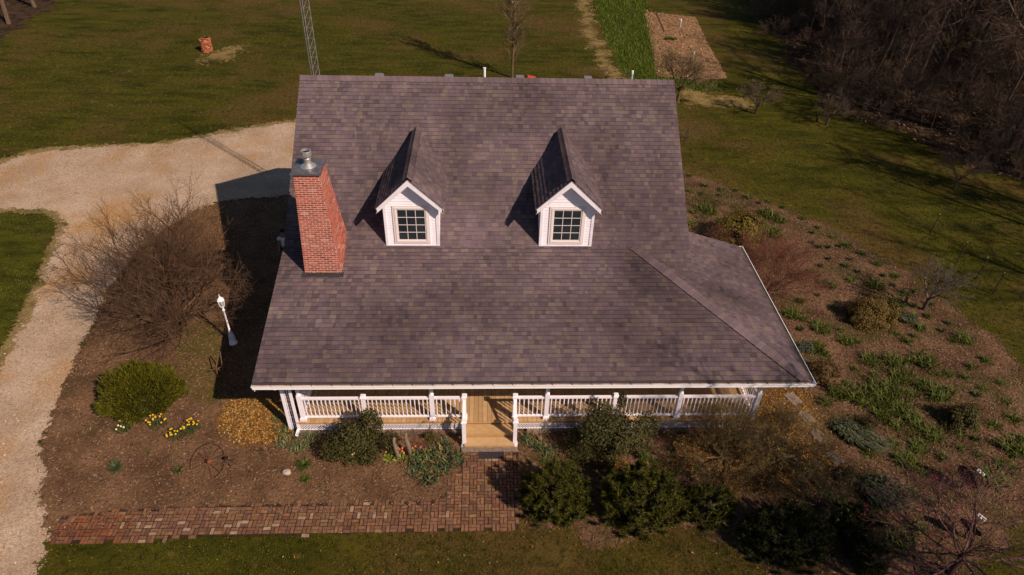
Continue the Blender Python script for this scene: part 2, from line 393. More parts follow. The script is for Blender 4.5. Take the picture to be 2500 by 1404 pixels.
plotP = REG['garden_plot']
tag(litter('soil_clods', plotP, 22, (.08, .25), (.05, .12), [(.4, .25, .15), (.3, .17, .09), (.14, .08, .05), (.2, .11, .06)], .02, .7, .1), kind='stuff', label='rough clods and stalks on the tilled garden plot', cat='soil')

def blades(name, X, Y, Hh, w, pal, z=0.0, lean=.5):
    n = len(X); a = nrng.uniform(0, 2*np.pi, n); ph = nrng.uniform(0, 2*np.pi, n); Hh = Hh*nrng.uniform(.5, 1.2, n)
    b = np.stack([X, Y, np.full(n, z)], 1); dx = np.stack([np.cos(a), np.sin(a), 0*a], 1)*(w/2)
    le = nrng.uniform(0, lean, n)*Hh; top = b+np.stack([np.cos(ph)*le, np.sin(ph)*le, Hh*.9], 1)
    V = np.stack([b-dx, b+dx, top], 1).reshape(-1, 3)
    return np_mesh(name, V, np.arange(3*n).reshape(n, 3), pick(pal, n), M_blade)
GP = [(.045, .052, .004), (.066, .070, .006), (.032, .038, .003), (.09, .078, .015), (.15, .11, .04)]
def grass(name, P, dens, H, w, pal, label, fade=.3, z=0.0, keep=None, lean=.8):
    X, Y = scatter(P, dens, fade)
    if keep is not None:
        k = keep(X, Y); X, Y = X[k], Y[k]
    o = bpy.data.objects.new(name, blades(name, X, Y, H, w, pal, z, lean)); COL.objects.link(o)
    return tag(o, label, 'grass', kind='stuff')
FRONT = smooth_poly([g(x, y)[:2] for x, y in [(90, 1520), (112, 1404), (138, 1325), (500, 1318), (800, 1308), (1100, 1302), (1270, 1300), (1375, 1285), (1400, 1300), (1440, 1335), (1500, 1340), (1560, 1328), (1620, 1298), (1700, 1303), (1760, 1325), (1830, 1358), (1870, 1395), (1930, 1520)]], 1)
def clumpy(sc, th):
    def f(X, Y):
        v = np.sin(X*sc+1.3*np.sin(Y*sc*.7+1))+np.sin(Y*sc*1.31+1.7*np.sin(X*sc*.53))+np.sin((X+Y)*sc*2.3)*.6
        return v > th+nrng.uniform(-.9, .9, len(X))
    return f
grass('lawn_blades', FRONT, 1500, .07, .012, GP, 'short mown grass of the front lawn below the brick path', .12, .0, clumpy(2.1, -.9))
grass('lawn_blades', REG['grass_island'], 330, .07, .02, GP, 'short grass on the island inside the gravel drive', .25, .02, clumpy(1.3, -.6))
grass('lawn_blades', REG['bright_grass'], 60, .28, .05, [(.075, .10, .008), (.11, .14, .012), (.055, .08, .006)], 'longer bright green grass beside the tilled plot', .4, 0)
grass('weed_blades', REG['mulch_bed'], 70, .06, .014, [(.08, .085, .015), (.05, .08, .01), (.16, .12, .05)], 'sparse weeds in the left mulch bed', .3, .015, lambda X, Y: clumpy(1.1, 1.2)(X, Y) & house_out(X, Y))
grass('weed_blades', REG['garden_bed'], 150, .08, .016, [(.06, .08, .014), (.04, .06, .008), (.18, .13, .05)], 'sparse weeds in the right garden bed', .3, .01, lambda X, Y: clumpy(.9, .2)(X, Y) & house_out(X, Y))
LAWN_R = np.array([g(x, y)[:2] for x, y in [(1690, 255), (2000, 335), (2240, 400), (2500, 500), (2580, 960), (2437, 832), (2234, 673), (2040, 550), (1790, 448), (1680, 412)]])
LAWN_L = np.array([g(x, y)[:2] for x, y in [(-60, 392), (40, 370), (300, 345), (480, 328), (720, 280), (735, 60), (420, 30), (-60, 130)]])
LAWN_M = np.array([g(x, y)[:2] for x, y in [(740, 182), (1420, 188), (1390, 20), (740, 10)]])
GQ = [(.045, .048, .004), (.066, .063, .006), (.03, .033, .003), (.09, .074, .02), (.10, .075, .025), (.02, .024, .002)]
grass('lawn_tufts', LAWN_R, 110, .06, .03, GQ, 'short rough grass of the lawn right of the garden bed', .3, 0, lean=1.2)
grass('lawn_tufts', LAWN_L, 45, .07, .045, GQ, 'short rough grass of the far left lawn', .3, 0, lean=1.2)
grass('lawn_tufts', LAWN_M, 40, .07, .045, GQ, 'short rough grass of the lawn beyond the house', .3, 0, lean=1.2)
tag(litter('lawn_leaves', FRONT, 5, (.03, .07), (.02, .04), LEAFC+[(.5, .4, .25)], .05, .5, .1), kind='stuff', label='stray dry leaves on the front lawn', cat='fallen leaves')
tag(litter('drive_stones', REG['gravel_drive'], 22, (.03, .07), (.03, .06), [(.55, .42, .33), (.35, .25, .19), (.62, .5, .42), (.22, .15, .11)], .014, .3, .2, keep=lambda X, Y: (X > -22) & (signed(REG['grass_island'], X, Y) < -.1)), kind='stuff', label='larger loose stones of the gravel drive', cat='stones')
gcA = smooth_poly([g(x, y)[:2] for x, y in [(2090, 880), (2200, 900), (2280, 960), (2290, 1060), (2230, 1110), (2160, 1040), (2100, 960)]])
gcB = smooth_poly([g(x, y)[:2] for x, y in [(1690, 470), (1760, 480), (1840, 520), (1910, 560), (1900, 600), (1830, 560), (1700, 560)]])
gcC = smooth_poly([g(x, y)[:2] for x, y in [(2130, 1100), (2300, 1110), (2380, 1200), (2280, 1300), (2120, 1330), (2100, 1250)]])
GC = [(.05, .07, .008), (.07, .095, .012), (.035, .05, .006), (.09, .10, .015), (.12, .09, .03)]
for nm_, P_, dn_ in (('below the porch roof corner', gcA, 380), ('by the golden cypress', gcB, 260), ('beneath the pink budded tree', gcC, 150)):
    grass('ground_cover', P_, dn_, .2, .028, GC, 'low green ground cover '+nm_, .8, .01, clumpy(2.6, -.7))
vp = REG['verge_edge']
grass('verge_blades', REG['verge'], 50, .08, .03, [(.28, .2, .09), (.2, .15, .06), (.08, .09, .015)], 'dry straw coloured grass along the far edge of the drive', .4, 0)

# ------------------------------------------------------------------ brick path (structure)
M_pbrick = mat('path_brick', attr=True, rough=.85, noise=[(14, .7, 1.25)], bump=(60, .5, .01), spec=.2)
pathA = [(150, 1262), (300, 1247), (500, 1238), (700, 1232), (900, 1229), (1060, 1223), (1098, 1205), (1102, 1165), (1128, 1150), (1130, 1080), (1262, 1080), (1266, 1180), (1270, 1294),
         (1000, 1301), (700, 1308), (450, 1314), (330, 1322), (130, 1330), (125, 1310)]
PP = np.array([g(x, y)[:2] for x, y in pathA])
pm = MB(); u = .215
bpal = [(.185, .088, .050), (.205, .100, .058), (.165, .082, .052), (.22, .125, .065), (.185, .105, .066), (.195, .090, .060), (.15, .080, .058), (.21, .105, .055)]
base = MB(); base_col = (.05, .03, .02)
lo = PP.min(0); hi = PP.max(0)
for i in range(int((hi[0]-lo[0])/u)+2):
    for j in range(int((hi[1]-lo[1])/u)+2):
        cx = lo[0]+(i+.5)*u; cy = lo[1]+(j+.5)*u
        for k in (0, 1):
            if (i+j) % 2: bx, by, w, h = cx, cy-u/4+k*u/2, u, u/2
            else: bx, by, w, h = cx-u/4+k*u/2, cy, u/2, u
            d = float(signed(PP, np.array([bx]), np.array([by]))[0])
            if d < rng.uniform(-.05, .08): continue
            c = rng.choice(bpal); kk = rng.uniform(.8, 1.2); c = tuple(v*kk for v in c)
            if rng.random() < .045: c = (.33, .23, .16)
            if cx < -9.8 and rng.random() < .6: c = tuple(v*t for v, t in zip(c, (1.0, .75, .62)))
            gp = rng.uniform(.010, .022)/2+.003; bx += rng.uniform(-.006, .006); by += rng.uniform(-.006, .006); zt = .034+rng.uniform(-.005, .006)
            pm.box((bx-w/2+gp, by-h/2+gp, .0), (bx+w/2-gp, by+h/2-gp, zt), c, rot=rng.uniform(-.03, .03))
pathbase = sheet('path_joints', pathA, .0255, ground_mat('path_joint_sand', [((.03, .018, .012), (.06, .036, .024), 9, 4, .35, .65)], [(40, .5, .02)], edge=[(3, .2), (20, .15)]), .1, .1, it=0)
tag(pm.build('brick_path', M_pbrick), kind='structure')

# ------------------------------------------------------------------ HOUSE
M_white = mat('white_vinyl', (.90, .86, .97), rough=.55, noise=[(2.5, .93, 1.03)], spec=.35)
M_white2 = mat('white_trim_paint', (.86, .82, .94), rough=.6, noise=[(5, .9, 1.05)])
M_shingle = mat('asphalt_shingle', attr=True, rough=.93, noise=[(.30, .62, 1.15), (1.1, .84, 1.1), (45, .8, 1.2)], bump=(160, .5, .006), spec=.2)
M_deck = mat('deck_board', attr=True, rough=.7, noise=[(6, .9, 1.08)], spec=.25)
M_found = mat('foundation_block', (.22, .17, .145), rough=.9, noise=[(6, .7, 1.2)], bump=(30, .4, .01))
M_gutter = mat('gutter_metal', (.62, .53, .45), rough=.45, noise=[(4, .7, 1.1), (30, .85, 1.1)])
M_glass = mat('window_glass', (.016, .024, .032), rough=.06, spec=.6, noise=[(2, .6, 1.6)])
M_flash = mat('lead_flashing', (.05, .05, .058), rough=.5, metal=.3, noise=[(12, .7, 1.5)])
house = empty('house', (0, 5, 0), 'white two storey farmhouse with grey purple shingle roof, brick chimney and wraparound porch', 'house')
HP = house
def part(mb, name, m, parent=None):
    parent = parent or house; o = mb.build(name, m); o.parent = parent
    o.matrix_parent_inverse = Matrix.Translation(-Vector((0, 5, 0))) if parent == house else Matrix.Identity(4)
    return o
E_ = 2.852; S2 = .278; D1 = 4.964; ZB = E_+S2*D1; S1 = .711; D2 = 10.13; ZR = ZB+S1*(D2-D1); XL = -6.62; XR = 6.61; XE = 9.2; S3 = .309; YK = 7.06; XH = XE-(ZB-E_)/S3
SPAL = [(.127, .091, .101)]*6+[(.108, .078, .089)]*3+[(.143, .102, .108)]*3+[(.158, .117, .110)]*2+[(.092, .067, .078)]+[(.127, .088, .106)]*2+[(.150, .112, .102)]
SPAL = [(c[0]*1.14, c[1]*1.15, c[2]*1.18) for c in SPAL]
# darker soft spots multiplied into the shingle colour: (x, y, radius across, radius along, strength)
DARK_SPOTS = [(4.75, 3.9, .55, .9, .42), (5.5, 3.0, .6, .8, .38), (6.3, 2.2, .7, .8, .34), (7.3, 1.3, .9, .8, .3), (7.3, 3.6, .8, .5, .38), (8.3, 3.4, .6, .6, .3), (6.0, 6.5, .5, 2.2, .26), (-1.1, 7.2, .45, 1.6, .24), (3.95, 7.3, .45, 1.6, .26),
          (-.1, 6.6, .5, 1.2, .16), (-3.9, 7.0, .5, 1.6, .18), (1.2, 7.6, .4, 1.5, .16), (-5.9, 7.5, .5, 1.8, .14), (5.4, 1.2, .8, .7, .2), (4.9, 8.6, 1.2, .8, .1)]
def spot_tone(x, y):
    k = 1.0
    for a, b, ra_, rb_, st_ in DARK_SPOTS: k *= 1-st_*math.exp(-((x-a)/ra_)**2-((y-b)/rb_)**2)
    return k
def shingles(mb, O, U, V, regs, e=.153, seed=1, pal=SPAL, wmin=.09, wmax=.235, ug=0.0):
    """lay courses of tabs; regs are CCW convex polygons in (u, v)"""
    r = random.Random(seed); O = Vector(O); U = Vector(U).normalized(); V = Vector(V).normalized(); Nn = U.cross(V).normalized()
    if Nn.z < 0: Nn = -Nn
    P = lambda u, v, h: O+U*u+V*v+Nn*h
    vmin = min(p[1] for R in regs for p in R); vmax = max(p[1] for R in regs for p in R)
    umin = min(p[0] for R in regs for p in R); umax = max(p[0] for R in regs for p in R)
    v = vmin; 
    regs = [R if area(R) > 0 else R[::-1] for R in regs]
    while v < vmax:
        x = umin-r.uniform(0, .3)
        while x < umax:
            w = r.uniform(wmin, wmax)
            if r.random() < .15: w *= .6
            c0 = r.choice(pal); pp_ = P(x+w/2, v, 0); k = r.uniform(.9, 1.1)*spot_tone(pp_.x, pp_.y); c = tuple(q*k for q in c0); th = r.choice((.018, .018, .024, .015))
            j = r.uniform(-.004, .004)
            for R in regs:
                q = clip_convex([(x+.0015, v+j), (x+w-.0015, v+j), (x+w-.0015, v+e+.012), (x+.0015, v+e+.012)], R)
                if len(q) >= 3:
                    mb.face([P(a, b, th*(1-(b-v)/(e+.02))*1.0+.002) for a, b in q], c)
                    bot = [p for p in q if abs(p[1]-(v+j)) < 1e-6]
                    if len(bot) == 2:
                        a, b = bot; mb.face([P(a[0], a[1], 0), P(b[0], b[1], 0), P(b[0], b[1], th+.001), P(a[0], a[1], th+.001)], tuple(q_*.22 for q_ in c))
            x += w
        v += e
l2 = math.hypot(1, S2); l1 = math.hypot(1, S1); l3 = math.hypot(1, S3)
rf = MB(); GO = .12
# front porch slope: (u=x, v along slope from the eave)
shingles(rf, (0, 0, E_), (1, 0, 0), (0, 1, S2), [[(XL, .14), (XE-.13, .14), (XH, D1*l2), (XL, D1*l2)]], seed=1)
# porch side slope, u=y
h6 = D1*(XE-6.2)/(XE-XH)
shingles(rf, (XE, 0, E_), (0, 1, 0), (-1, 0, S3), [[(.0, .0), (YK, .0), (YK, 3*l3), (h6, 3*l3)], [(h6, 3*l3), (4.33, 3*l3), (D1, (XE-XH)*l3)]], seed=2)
porch_roof = part(rf, 'porch_roof', M_shingle)
rf = MB()
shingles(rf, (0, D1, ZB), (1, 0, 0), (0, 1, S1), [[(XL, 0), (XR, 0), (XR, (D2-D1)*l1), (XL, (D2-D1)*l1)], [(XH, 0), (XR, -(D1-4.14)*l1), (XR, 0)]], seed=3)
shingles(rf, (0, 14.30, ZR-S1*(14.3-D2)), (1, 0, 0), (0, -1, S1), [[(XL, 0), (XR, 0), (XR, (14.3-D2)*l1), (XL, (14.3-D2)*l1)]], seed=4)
main_roof = part(rf, 'roof', M_shingle)
def caps(mb, a, b, w, step, pal, seed, bulge=.03, n=None, under=.0):
    r = random.Random(seed); a = Vector(a); b = Vector(b); d = b-a; L = d.length; d.normalize()
    side = d.cross(Vector((0, 0, 1))).normalized(); up = side.cross(d).normalized(); k = int(L/step)
    return r, d, side, up, k
def ridge_caps(mb, a, b, dropL, dropR, w=.17, step=.2, seed=5, th=.02, seg=1):
    """caps bent over a ridge/hip: dropL, dropR are heights lost at w on each side"""
    r, d, side, up, k = caps(mb, a, b, w, step, SPAL, seed); a = Vector(a)
    Z = Vector((0, 0, 1))
    for i in range(k+1):
        p = a+d*(i*step); q = a+d*min((i+1)*step+.02, (Vector(b)-a).length)
        kk = r.uniform(.98, 1.18); c = tuple(v*kk for v in r.choice(SPAL[:6]+SPAL[9:12])); h0 = th+.014; h1 = th
        prof = [(-w, -dropL), (-w*.45, -dropL*.38), (0, 0.012), (w*.45, -dropR*.38), (w, -dropR)]
        A = [p+side*x+Z*(z+h0) for x, z in prof]; B = [q+side*x+Z*(z+h1) for x, z in prof]
        for j in range(4): mb.face([A[j], A[j+1], B[j+1], B[j]], c)
        for j in range(4): mb.face([A[j]-Z*.014, A[j+1]-Z*.014, A[j+1], A[j]], tuple(v*.35 for v in c))
        mb.face([A[0]-Z*.03, A[0], B[0], B[0]-Z*.03], tuple(v*.3 for v in c)); mb.face([A[4]-Z*.03, A[4], B[4], B[4]-Z*.03], tuple(v*.3 for v in c))
rc = MB(); ridge_caps(rc, (XL, D2, ZR), (XR, D2, ZR), .17*S1, .17*S1, seed=6); part(rc, 'ridge_cap', M_shingle, main_roof).matrix_parent_inverse = Matrix.Identity(4)
rc = MB(); ridge_caps(rc, (XE-.17, .17, E_+.06), (XH, D1, ZB+.01), .034, .034, w=.18, seed=8, th=.026)
part(rc, 'hip_cap', M_shingle, porch_roof).matrix_parent_inverse = Matrix.Identity(4)
# roof boards underneath (thickness) + fascia and soffit
ud = MB(); DKC = (.05, .04, .045)
def slab(P, t, mb=None, col=(1, 1, 1)):
    mb = mb or ud; n = len(P); A = [tuple(p) for p in P]; B = [(x, y, z-t) for x, y, z in A]
    mb.face(A, DKC); mb.face(B[::-1], col)
    for i in range(n): mb.face([A[i], B[i], B[(i+1) % n], A[(i+1) % n]], col)
dz = .006
slab([(XL+.01, .02, E_-dz), (XE-.02, .02, E_-dz), (XH, D1, ZB-dz), (XL+.01, D1, ZB-dz)], .12)
z62 = E_+S3*3
slab([(XE-.02, .02, E_-dz), (XE-.02, YK-.01, E_-dz), (6.2, YK-.01, z62-dz), (6.2, h6, z62-dz)], .12)
slab([(6.2, h6, z62-dz), (6.2, 4.33, z62-dz), (XH, D1, ZB-dz)], .12)
slab([(XL+.01, D1, ZB-dz), (XR-.01, D1, ZB-dz), (XR-.01, D2, ZR-dz), (XL+.01, D2, ZR-dz)], .14)
slab([(XH, D1, ZB-dz), (XR-.01, 4.15, ZB-dz-S1*(D1-4.15)), (XR-.01, D1, ZB-dz)], .12)
zb_ = ZR-S1*(14.3-D2)
slab([(XL+.01, D2, ZR-dz), (XR-.01, D2, ZR-dz), (XR-.01, 14.28, zb_-dz), (XL+.01, 14.28, zb_-dz)], .14)
part(ud, 'roof_deck', mat('roof_board', attr=True, rough=.8))
# walls
wl = MB(); WC = (.9, .87, .97)
def clap_wall(mb, a, b, z0, z1f, e=.11, th=.02):
    """clapboards between plan points a and b, top height z1f(t) as function of t 0..1 list of (t,z)"""
    a = Vector((*a, 0)); b = Vector((*b, 0)); d = (b-a); n = d.cross(Vector((0, 0, 1))).normalized()
    zmax = max(z for t, z in z1f); z = z0
    top = [(t, zz) for t, zz in z1f]; reg = [(0, z0), (1, z0)]+[(t, zz) for t, zz in reversed(top)]
    if area(reg) < 0: reg = reg[::-1]
    while z < zmax:
        q = clip_convex([(0, z), (1, z), (1, z+e), (0, z+e)], reg)
        if len(q) >= 3:
            P = [a+d*t+Vector((0, 0, zz))+n*(th*(1-(zz-z)/e)) for t, zz in q]; mb.face(P, WC)
            lowp = [p for p in q if abs(p[1]-z) < 1e-6]
            if len(lowp) == 2:
                A = [a+d*t+Vector((0, 0, z)) for t, _ in lowp]; mb.face([A[0], A[1], A[1]+n*th, A[0]+n*th], (.5, .48, .5))
        z += e
YW0, YW1 = 3.4, 13.85; XW = 6.2
clap_wall(wl, (-XW, YW0), (XW, YW0), .45, [(0, E_+S2*YW0-.14), (1, E_+S2*YW0-.14)])
def gz_(y): return (E_+S2*y if y < D1 else (ZB+S1*(y-D1) if y < D2 else ZR-S1*(y-D2)))-.16
ys = [YW0, D1, D2, YW1]; tt = [(y-YW0)/(YW1-YW0) for y in ys]
prof = [(t, gz_(y)) for t, y in zip(tt, ys)]
for (X, rev) in ((-XW, True), (XW, False)):
    segs = [(ys[k], ys[k+1], gz_(ys[k]), gz_(ys[k+1])) for k in range(3)]
    if X > 0: segs = [(YW0, 4.33, E_+S3*3-.16, E_+S3*3-.16), (4.33, D1, E_+S3*3-.16, ZB-.16)]+segs[1:]
    for y0, y1, za, zb in segs:
        a, b = ((X, y1), (X, y0)) if rev else ((X, y0), (X, y1)); zz = [(0, zb), (1, za)] if rev else [(0, za), (1, zb)]
        clap_wall(wl, a, b, .45, zz)
clap_wall(wl, (XW, YW1), (-XW, YW1), .45, [(0, gz_(YW1)), (1, gz_(YW1))])
part(wl, 'wall', M_white)
fd = MB(); fd.box((-XW+.03, YW0+.03, 0), (XW-.03, YW1-.03, .5)); part(fd, 'foundation', M_found)
# rake boards on the gable ends
for X in (XL+.015, XR-.035):
    rk = MB()
    for (ya, za), (yb, zb) in (((.1, E_+S2*.1), (D1, ZB)), ((D1, ZB), (D2, ZR)), ((D2, ZR), (14.3, zb_))):
        if X > 0 and ya < 4.1: continue
        rk.hexa([(X, ya, za-.30), (X+.02, ya, za-.30), (X+.02, yb, zb-.30), (X, yb, zb-.30), (X, ya, za-.15), (X+.02, ya, za-.15), (X+.02, yb, zb-.15), (X, yb, zb-.15)])
    part(rk, 'rake_board', M_white2)
# doors and windows of the walls (mostly out of sight)
def wall_window(x, z, w=.9, h=1.3):
    m1 = MB(); y = YW0-.03
    for a, b in (((x-w/2-.08, y-.03, z-.08), (x-w/2, y, z+h+.08)), ((x+w/2, y-.03, z-.08), (x+w/2+.08, y, z+h+.08)), ((x-w/2, y-.03, z-.08), (x+w/2, y, z)), ((x-w/2, y-.03, z+h), (x+w/2, y, z+h+.08)), ((x-w/2, y-.02, z+h/2-.02), (x+w/2, y-.001, z+h/2+.02))): m1.box(a, b)
    o = part(m1, 'window', M_white2); m2 = MB(); m2.box((x-w/2, y-.01, z), (x+w/2, y+.005, z+h)); q = m2.build('pane', M_glass); q.parent = o
for x in (-4.4, -2.2, 2.2, 4.4): wall_window(x, 1.0)
dm = MB(); dm.box((-.5, YW0-.06, .5), (.5, YW0-.022, 2.6)); d_o = part(dm, 'door', mat('green_door_paint', (.05, .09, .07), rough=.5)); dk = MB(); dk.lathe((.38, YW0-.09, 1.5), [(.01, 0), (.03, .02), (.01, .05)], 8); k_ = dk.build('handle', M_flash); k_.parent = d_o

# porch floor: boards run front-back
DZ = .5; pf = MB(); r2 = random.Random(3)
DC = [(.47, .30, .155), (.44, .28, .14), (.50, .33, .175), (.42, .265, .13)]
PX0, PX1, PY0 = -5.95, 8.50, .80
x = PX0
while x < PX1:
    c = r2.choice(DC); y1 = YW0 if x < XW else 7.0
    pf.box((x+.003, PY0-.03, DZ-.03), (min(x+.135, PX1), y1, DZ), c); x += .14
part(pf, 'porch_floor', M_deck)
ap = MB(); ap.box((PX0+.02, PY0, DZ-.12), (PX1-.02, PY0+.03, DZ-.031), (.5, .31, .14)); ap.box((PX1-.05, PY0+.03, DZ-.12), (PX1-.02, 6.98, DZ-.031), (.5, .31, .14)); ap.box((PX0+.02, PY0+.03, DZ-.12), (PX0+.05, YW0, DZ-.031), (.5, .31, .14))
part(ap, 'porch_skirt_board', M_deck)
# lattice between deck and foundation
def lattice(mb, a, b, z0, z1, sp=.088, w=.020):
    a = Vector(a); b = Vector(b); d = b-a; L = d.length; d.normalize(); nn = d.cross(Vector((0, 0, 1))); H = z1-z0
    for s_ in (1, -1):
        t = -H
        while t < L+H:
            q = [(t, 0), (t+w*1.41, 0), (t+w*1.41+s_*H, H), (t+s_*H, H)]
            if area(q) < 0: q = q[::-1]
            q = clip_convex(q, [(0, 0), (L, 0), (L, H), (0, H)])
            if len(q) >= 3:
                off = .006 if s_ > 0 else 0
                F1 = [a+d*u_+Vector((0, 0, z0-a.z+v_))+nn*off for u_, v_ in q]; F2 = [p-nn*.006 for p in F1]
                mb.face(F1); mb.face(F2[::-1])
            t += sp
    mb.beam(a+Vector((0, 0, z0-a.z+.01))+nn*.008, b+Vector((0, 0, z0-b.z+.01))+nn*.008, .016, .02); mb.beam(a+Vector((0, 0, z1-a.z-.01))+nn*.008, b+Vector((0, 0, z1-b.z-.01))+nn*.008, .016, .02)
SX = .80
lt = MB(); lattice(lt, (PX0+.03, PY0+.02, 0), (-SX-.03, PY0+.02, 0), .13, .378); lattice(lt, (SX+.03, PY0+.02, 0), (PX1-.05, PY0+.02, 0), .13, .378); lattice(lt, (PX1-.04, PY0+.05, 0), (PX1-.04, 6.9, 0), .13, .378)
part(lt, 'lattice', M_white)
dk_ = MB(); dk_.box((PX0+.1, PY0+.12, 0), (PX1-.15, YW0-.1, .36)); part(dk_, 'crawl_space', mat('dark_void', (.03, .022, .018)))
x = PX0+.02; r3 = random.Random(9); bb = MB(); bb2 = MB()
while x < PX1-.05:
    if not (-SX-.2 < x < SX):
        c = r3.choice([(.2, .14, .11), (.17, .12, .1), (.24, .17, .13)] if x < 6 else [(.3, .12, .07), (.34, .15, .08), (.2, .1, .07)]); (bb if x < 0 else bb2).box((x, PY0-.10+r3.uniform(-.01, .01), 0), (x+.38, PY0+.045, .115), c)
    x += .395
M_fb = mat('footing_block', attr=True, rough=.9, noise=[(9, .75, 1.2)]); part(bb, 'footing_blocks', M_fb); part(bb2, 'footing_blocks', M_fb)
# steps
st_m = MB(); sc1 = (.47, .30, .15); sc2 = (.51, .34, .18)
st_m.box((-SX+.04, .43, .0), (SX-.04, .80, .335), (.46, .28, .12)); st_m.box((-SX+.03, .40, .335), (SX-.03, .795, .365), sc1)
st_m.box((-SX+.04, .12, .0), (SX-.04, .43, .165), (.46, .28, .12)); st_m.box((-SX+.03, .085, .165), (SX-.03, .40, .195), sc2)
steps = part(st_m, 'steps', M_deck)
sb = MB(); sb.box((-SX-.06, -.04, 0), (SX+.06, .12, .07)); part(sb, 'step_footing', mat('weathered_timber', (.24, .18, .15), rough=.9, noise=[(14, .6, 1.2)], bump=(40, .5, .01)))

# columns
def column(x, y, name='column'):
    m = MB(); h = .065; z = DZ
    m.box((x-.095, y-.095, z), (x+.095, y+.095, z+.10)); m.box((x-.08, y-.08, z+.10), (x+.08, y+.08, z+.13))
    m.box((x-h, y-h, z+.13), (x+h, y+h, z+1.08))
    m.lathe((x, y, z+1.08), [(.062, 0), (.068, .02), (.045, .05), (.06, .08), (.045, .12), (.062, .17), (.055, .25), (.050, .9), (.058, 1.0), (.045, 1.03), (.062, 1.06), (.062, 1.1)], 14)
    m.box((x-h, y-h, z+2.18), (x+h, y+h, E_-.06))
    return part(m, name, M_white)
CY = .92
COLX = [-5.73, -1.76, 1.76, 5.87, 8.31]
for x in COLX: column(x, CY)
column(8.31, 3.4); column(8.31, 6.8); column(-5.73, 3.2)
def newel(x, y, z0, h=1.02, s=.058):
    m = MB(); m.box((x-s-.025, y-s-.025, z0), (x+s+.025, y+s+.025, z0+.12)); m.box((x-s, y-s, z0+.12), (x+s, y+s, z0+h-.09))
    m.box((x-s-.02, y-s-.02, z0+h-.09), (x+s+.02, y+s+.02, z0+h-.05)); m.hexa([(x-s-.03, y-s-.03, z0+h-.05), (x+s+.03, y-s-.03, z0+h-.05), (x+s+.03, y+s+.03, z0+h-.05), (x-s-.03, y+s+.03, z0+h-.05), (x-s, y-s, z0+h), (x+s, y-s, z0+h), (x+s, y+s, z0+h), (x-s, y+s, z0+h)])
    return part(m, 'newel_post', M_white)
for x in (-.775, .775): newel(x, CY, DZ, 1.04)
for x in (-.775, .775): newel(x, .24, .0, 1.17)
newel(-3.83, CY, DZ, 1.04); newel(3.86, CY, DZ, 1.04)
def railing(a, b, za=DZ, zb=DZ, each=True, sp=.122):
    a = Vector((*a, 0)); b = Vector((*b, 0)); d = b-a; L = d.length; d.normalize(); m = MB()
    A = Vector((a.x, a.y, za)); B = Vector((b.x, b.y, zb))
    m.beam(A+Vector((0, 0, .92)), B+Vector((0, 0, .92)), .085, .05); m.beam(A+Vector((0, 0, .885)), B+Vector((0, 0, .885)), .045, .045); m.beam(A+Vector((0, 0, .11)), B+Vector((0, 0, .11)), .06, .055)
    n = max(1, int(L/sp)); bl = []
    for i in range(n):
        t = (i+.5)/n; p = A+(B-A)*t; q = MB() if each else m
        s = .0155; q.box((p.x-s, p.y-s, p.z+.13), (p.x+s, p.y+s, p.z+.28))
        q.lathe((p.x, p.y, p.z+.28), [(.016, 0), (.011, .02), (.018, .06), (.014, .16), (.011, .3), (.016, .33), (.012, .35)], 6)
        q.box((p.x-s, p.y-s, p.z+.63), (p.x+s, p.y+s, p.z+.865)); bl.append(q)
    o = part(m, 'railing', M_white)
    if each:
        for q in bl: c = q.build('baluster', M_white); c.parent = o
    return o
c_ = .075
railing((-5.73+c_, CY), (-3.83-c_, CY)); railing((-3.83+c_, CY), (-1.76-c_, CY)); railing((-1.76+c_, CY), (-.775-c_, CY))
railing((.775+c_, CY), (1.76-c_, CY)); railing((1.76+c_, CY), (3.86-c_, CY)); railing((3.86+c_, CY), (5.87-c_, CY)); railing((5.87+c_, CY), (8.31-c_, CY))
railing((8.31, CY+c_), (8.31, 3.4-c_), each=False); railing((8.31, 3.4+c_), (8.31, 6.8-c_), each=False); railing((-5.73, CY+c_), (-5.73, 3.2-c_), each=False)
for x in (-.775, .775): railing((x, .24+c_), (x, CY-c_), .14, .44, each=False)
# porch beam + ceiling
be = MB(); be.box((-5.85, CY-.06, E_-.2), (8.40, CY+.06, E_+.02)); be.box((8.25, CY+.06, E_-.2), (8.40, 7.0, E_+.02)); be.box((-5.85, CY+.06, E_-.2), (-5.72, YW0, E_+.02))
part(be, 'porch_beam', M_white2)
# gutters
gt = MB()
def gutter(a, b, out):
    a = Vector(a); b = Vector(b); o = Vector(out)
    w = .155; h = .11; t = .006; Z = Vector((0, 0, 1))
    pr_ = [(0, 0), (0, -h), (w*.7, -h), (w, -h*.45), (w, .0)]
    for i in range(4):
        (u0, v0), (u1, v1) = pr_[i], pr_[i+1]
        q = [a+o*u0+Z*v0, b+o*u0+Z*v0, b+o*u1+Z*v1, a+o*u1+Z*v1]; gt.face(q)
    q = [a+o*w+Z*-.002, b+o*w+Z*-.002]; gt.beam(q[0], q[1], .018, .02)
    for e in (a, b): gt.face([e+o*u_+Z*v_ for u_, v_ in pr_])
GZ = E_+.012
gutter((XL, .15, GZ), (XE+.03, .15, GZ), (0, -1, 0)); gutter((XE-.03, .0, GZ), (XE-.03, YK, GZ), (1, 0, 0))
gut = part(gt, 'gutter', M_white)
hb = MB(); x = XL+.5
gi2 = MB(); gi2.box((XE-.02, .16, GZ-.05), (XE+.105, YK-.02, GZ-.018)); _o = gi2.build('gutter_leaves', mat('dark_gutter_inlay', (.07, .06, .045), rough=.9, noise=[(5, .6, 1.4)])); _o.parent = gut  # dark strip laid along the inside of the right gutter
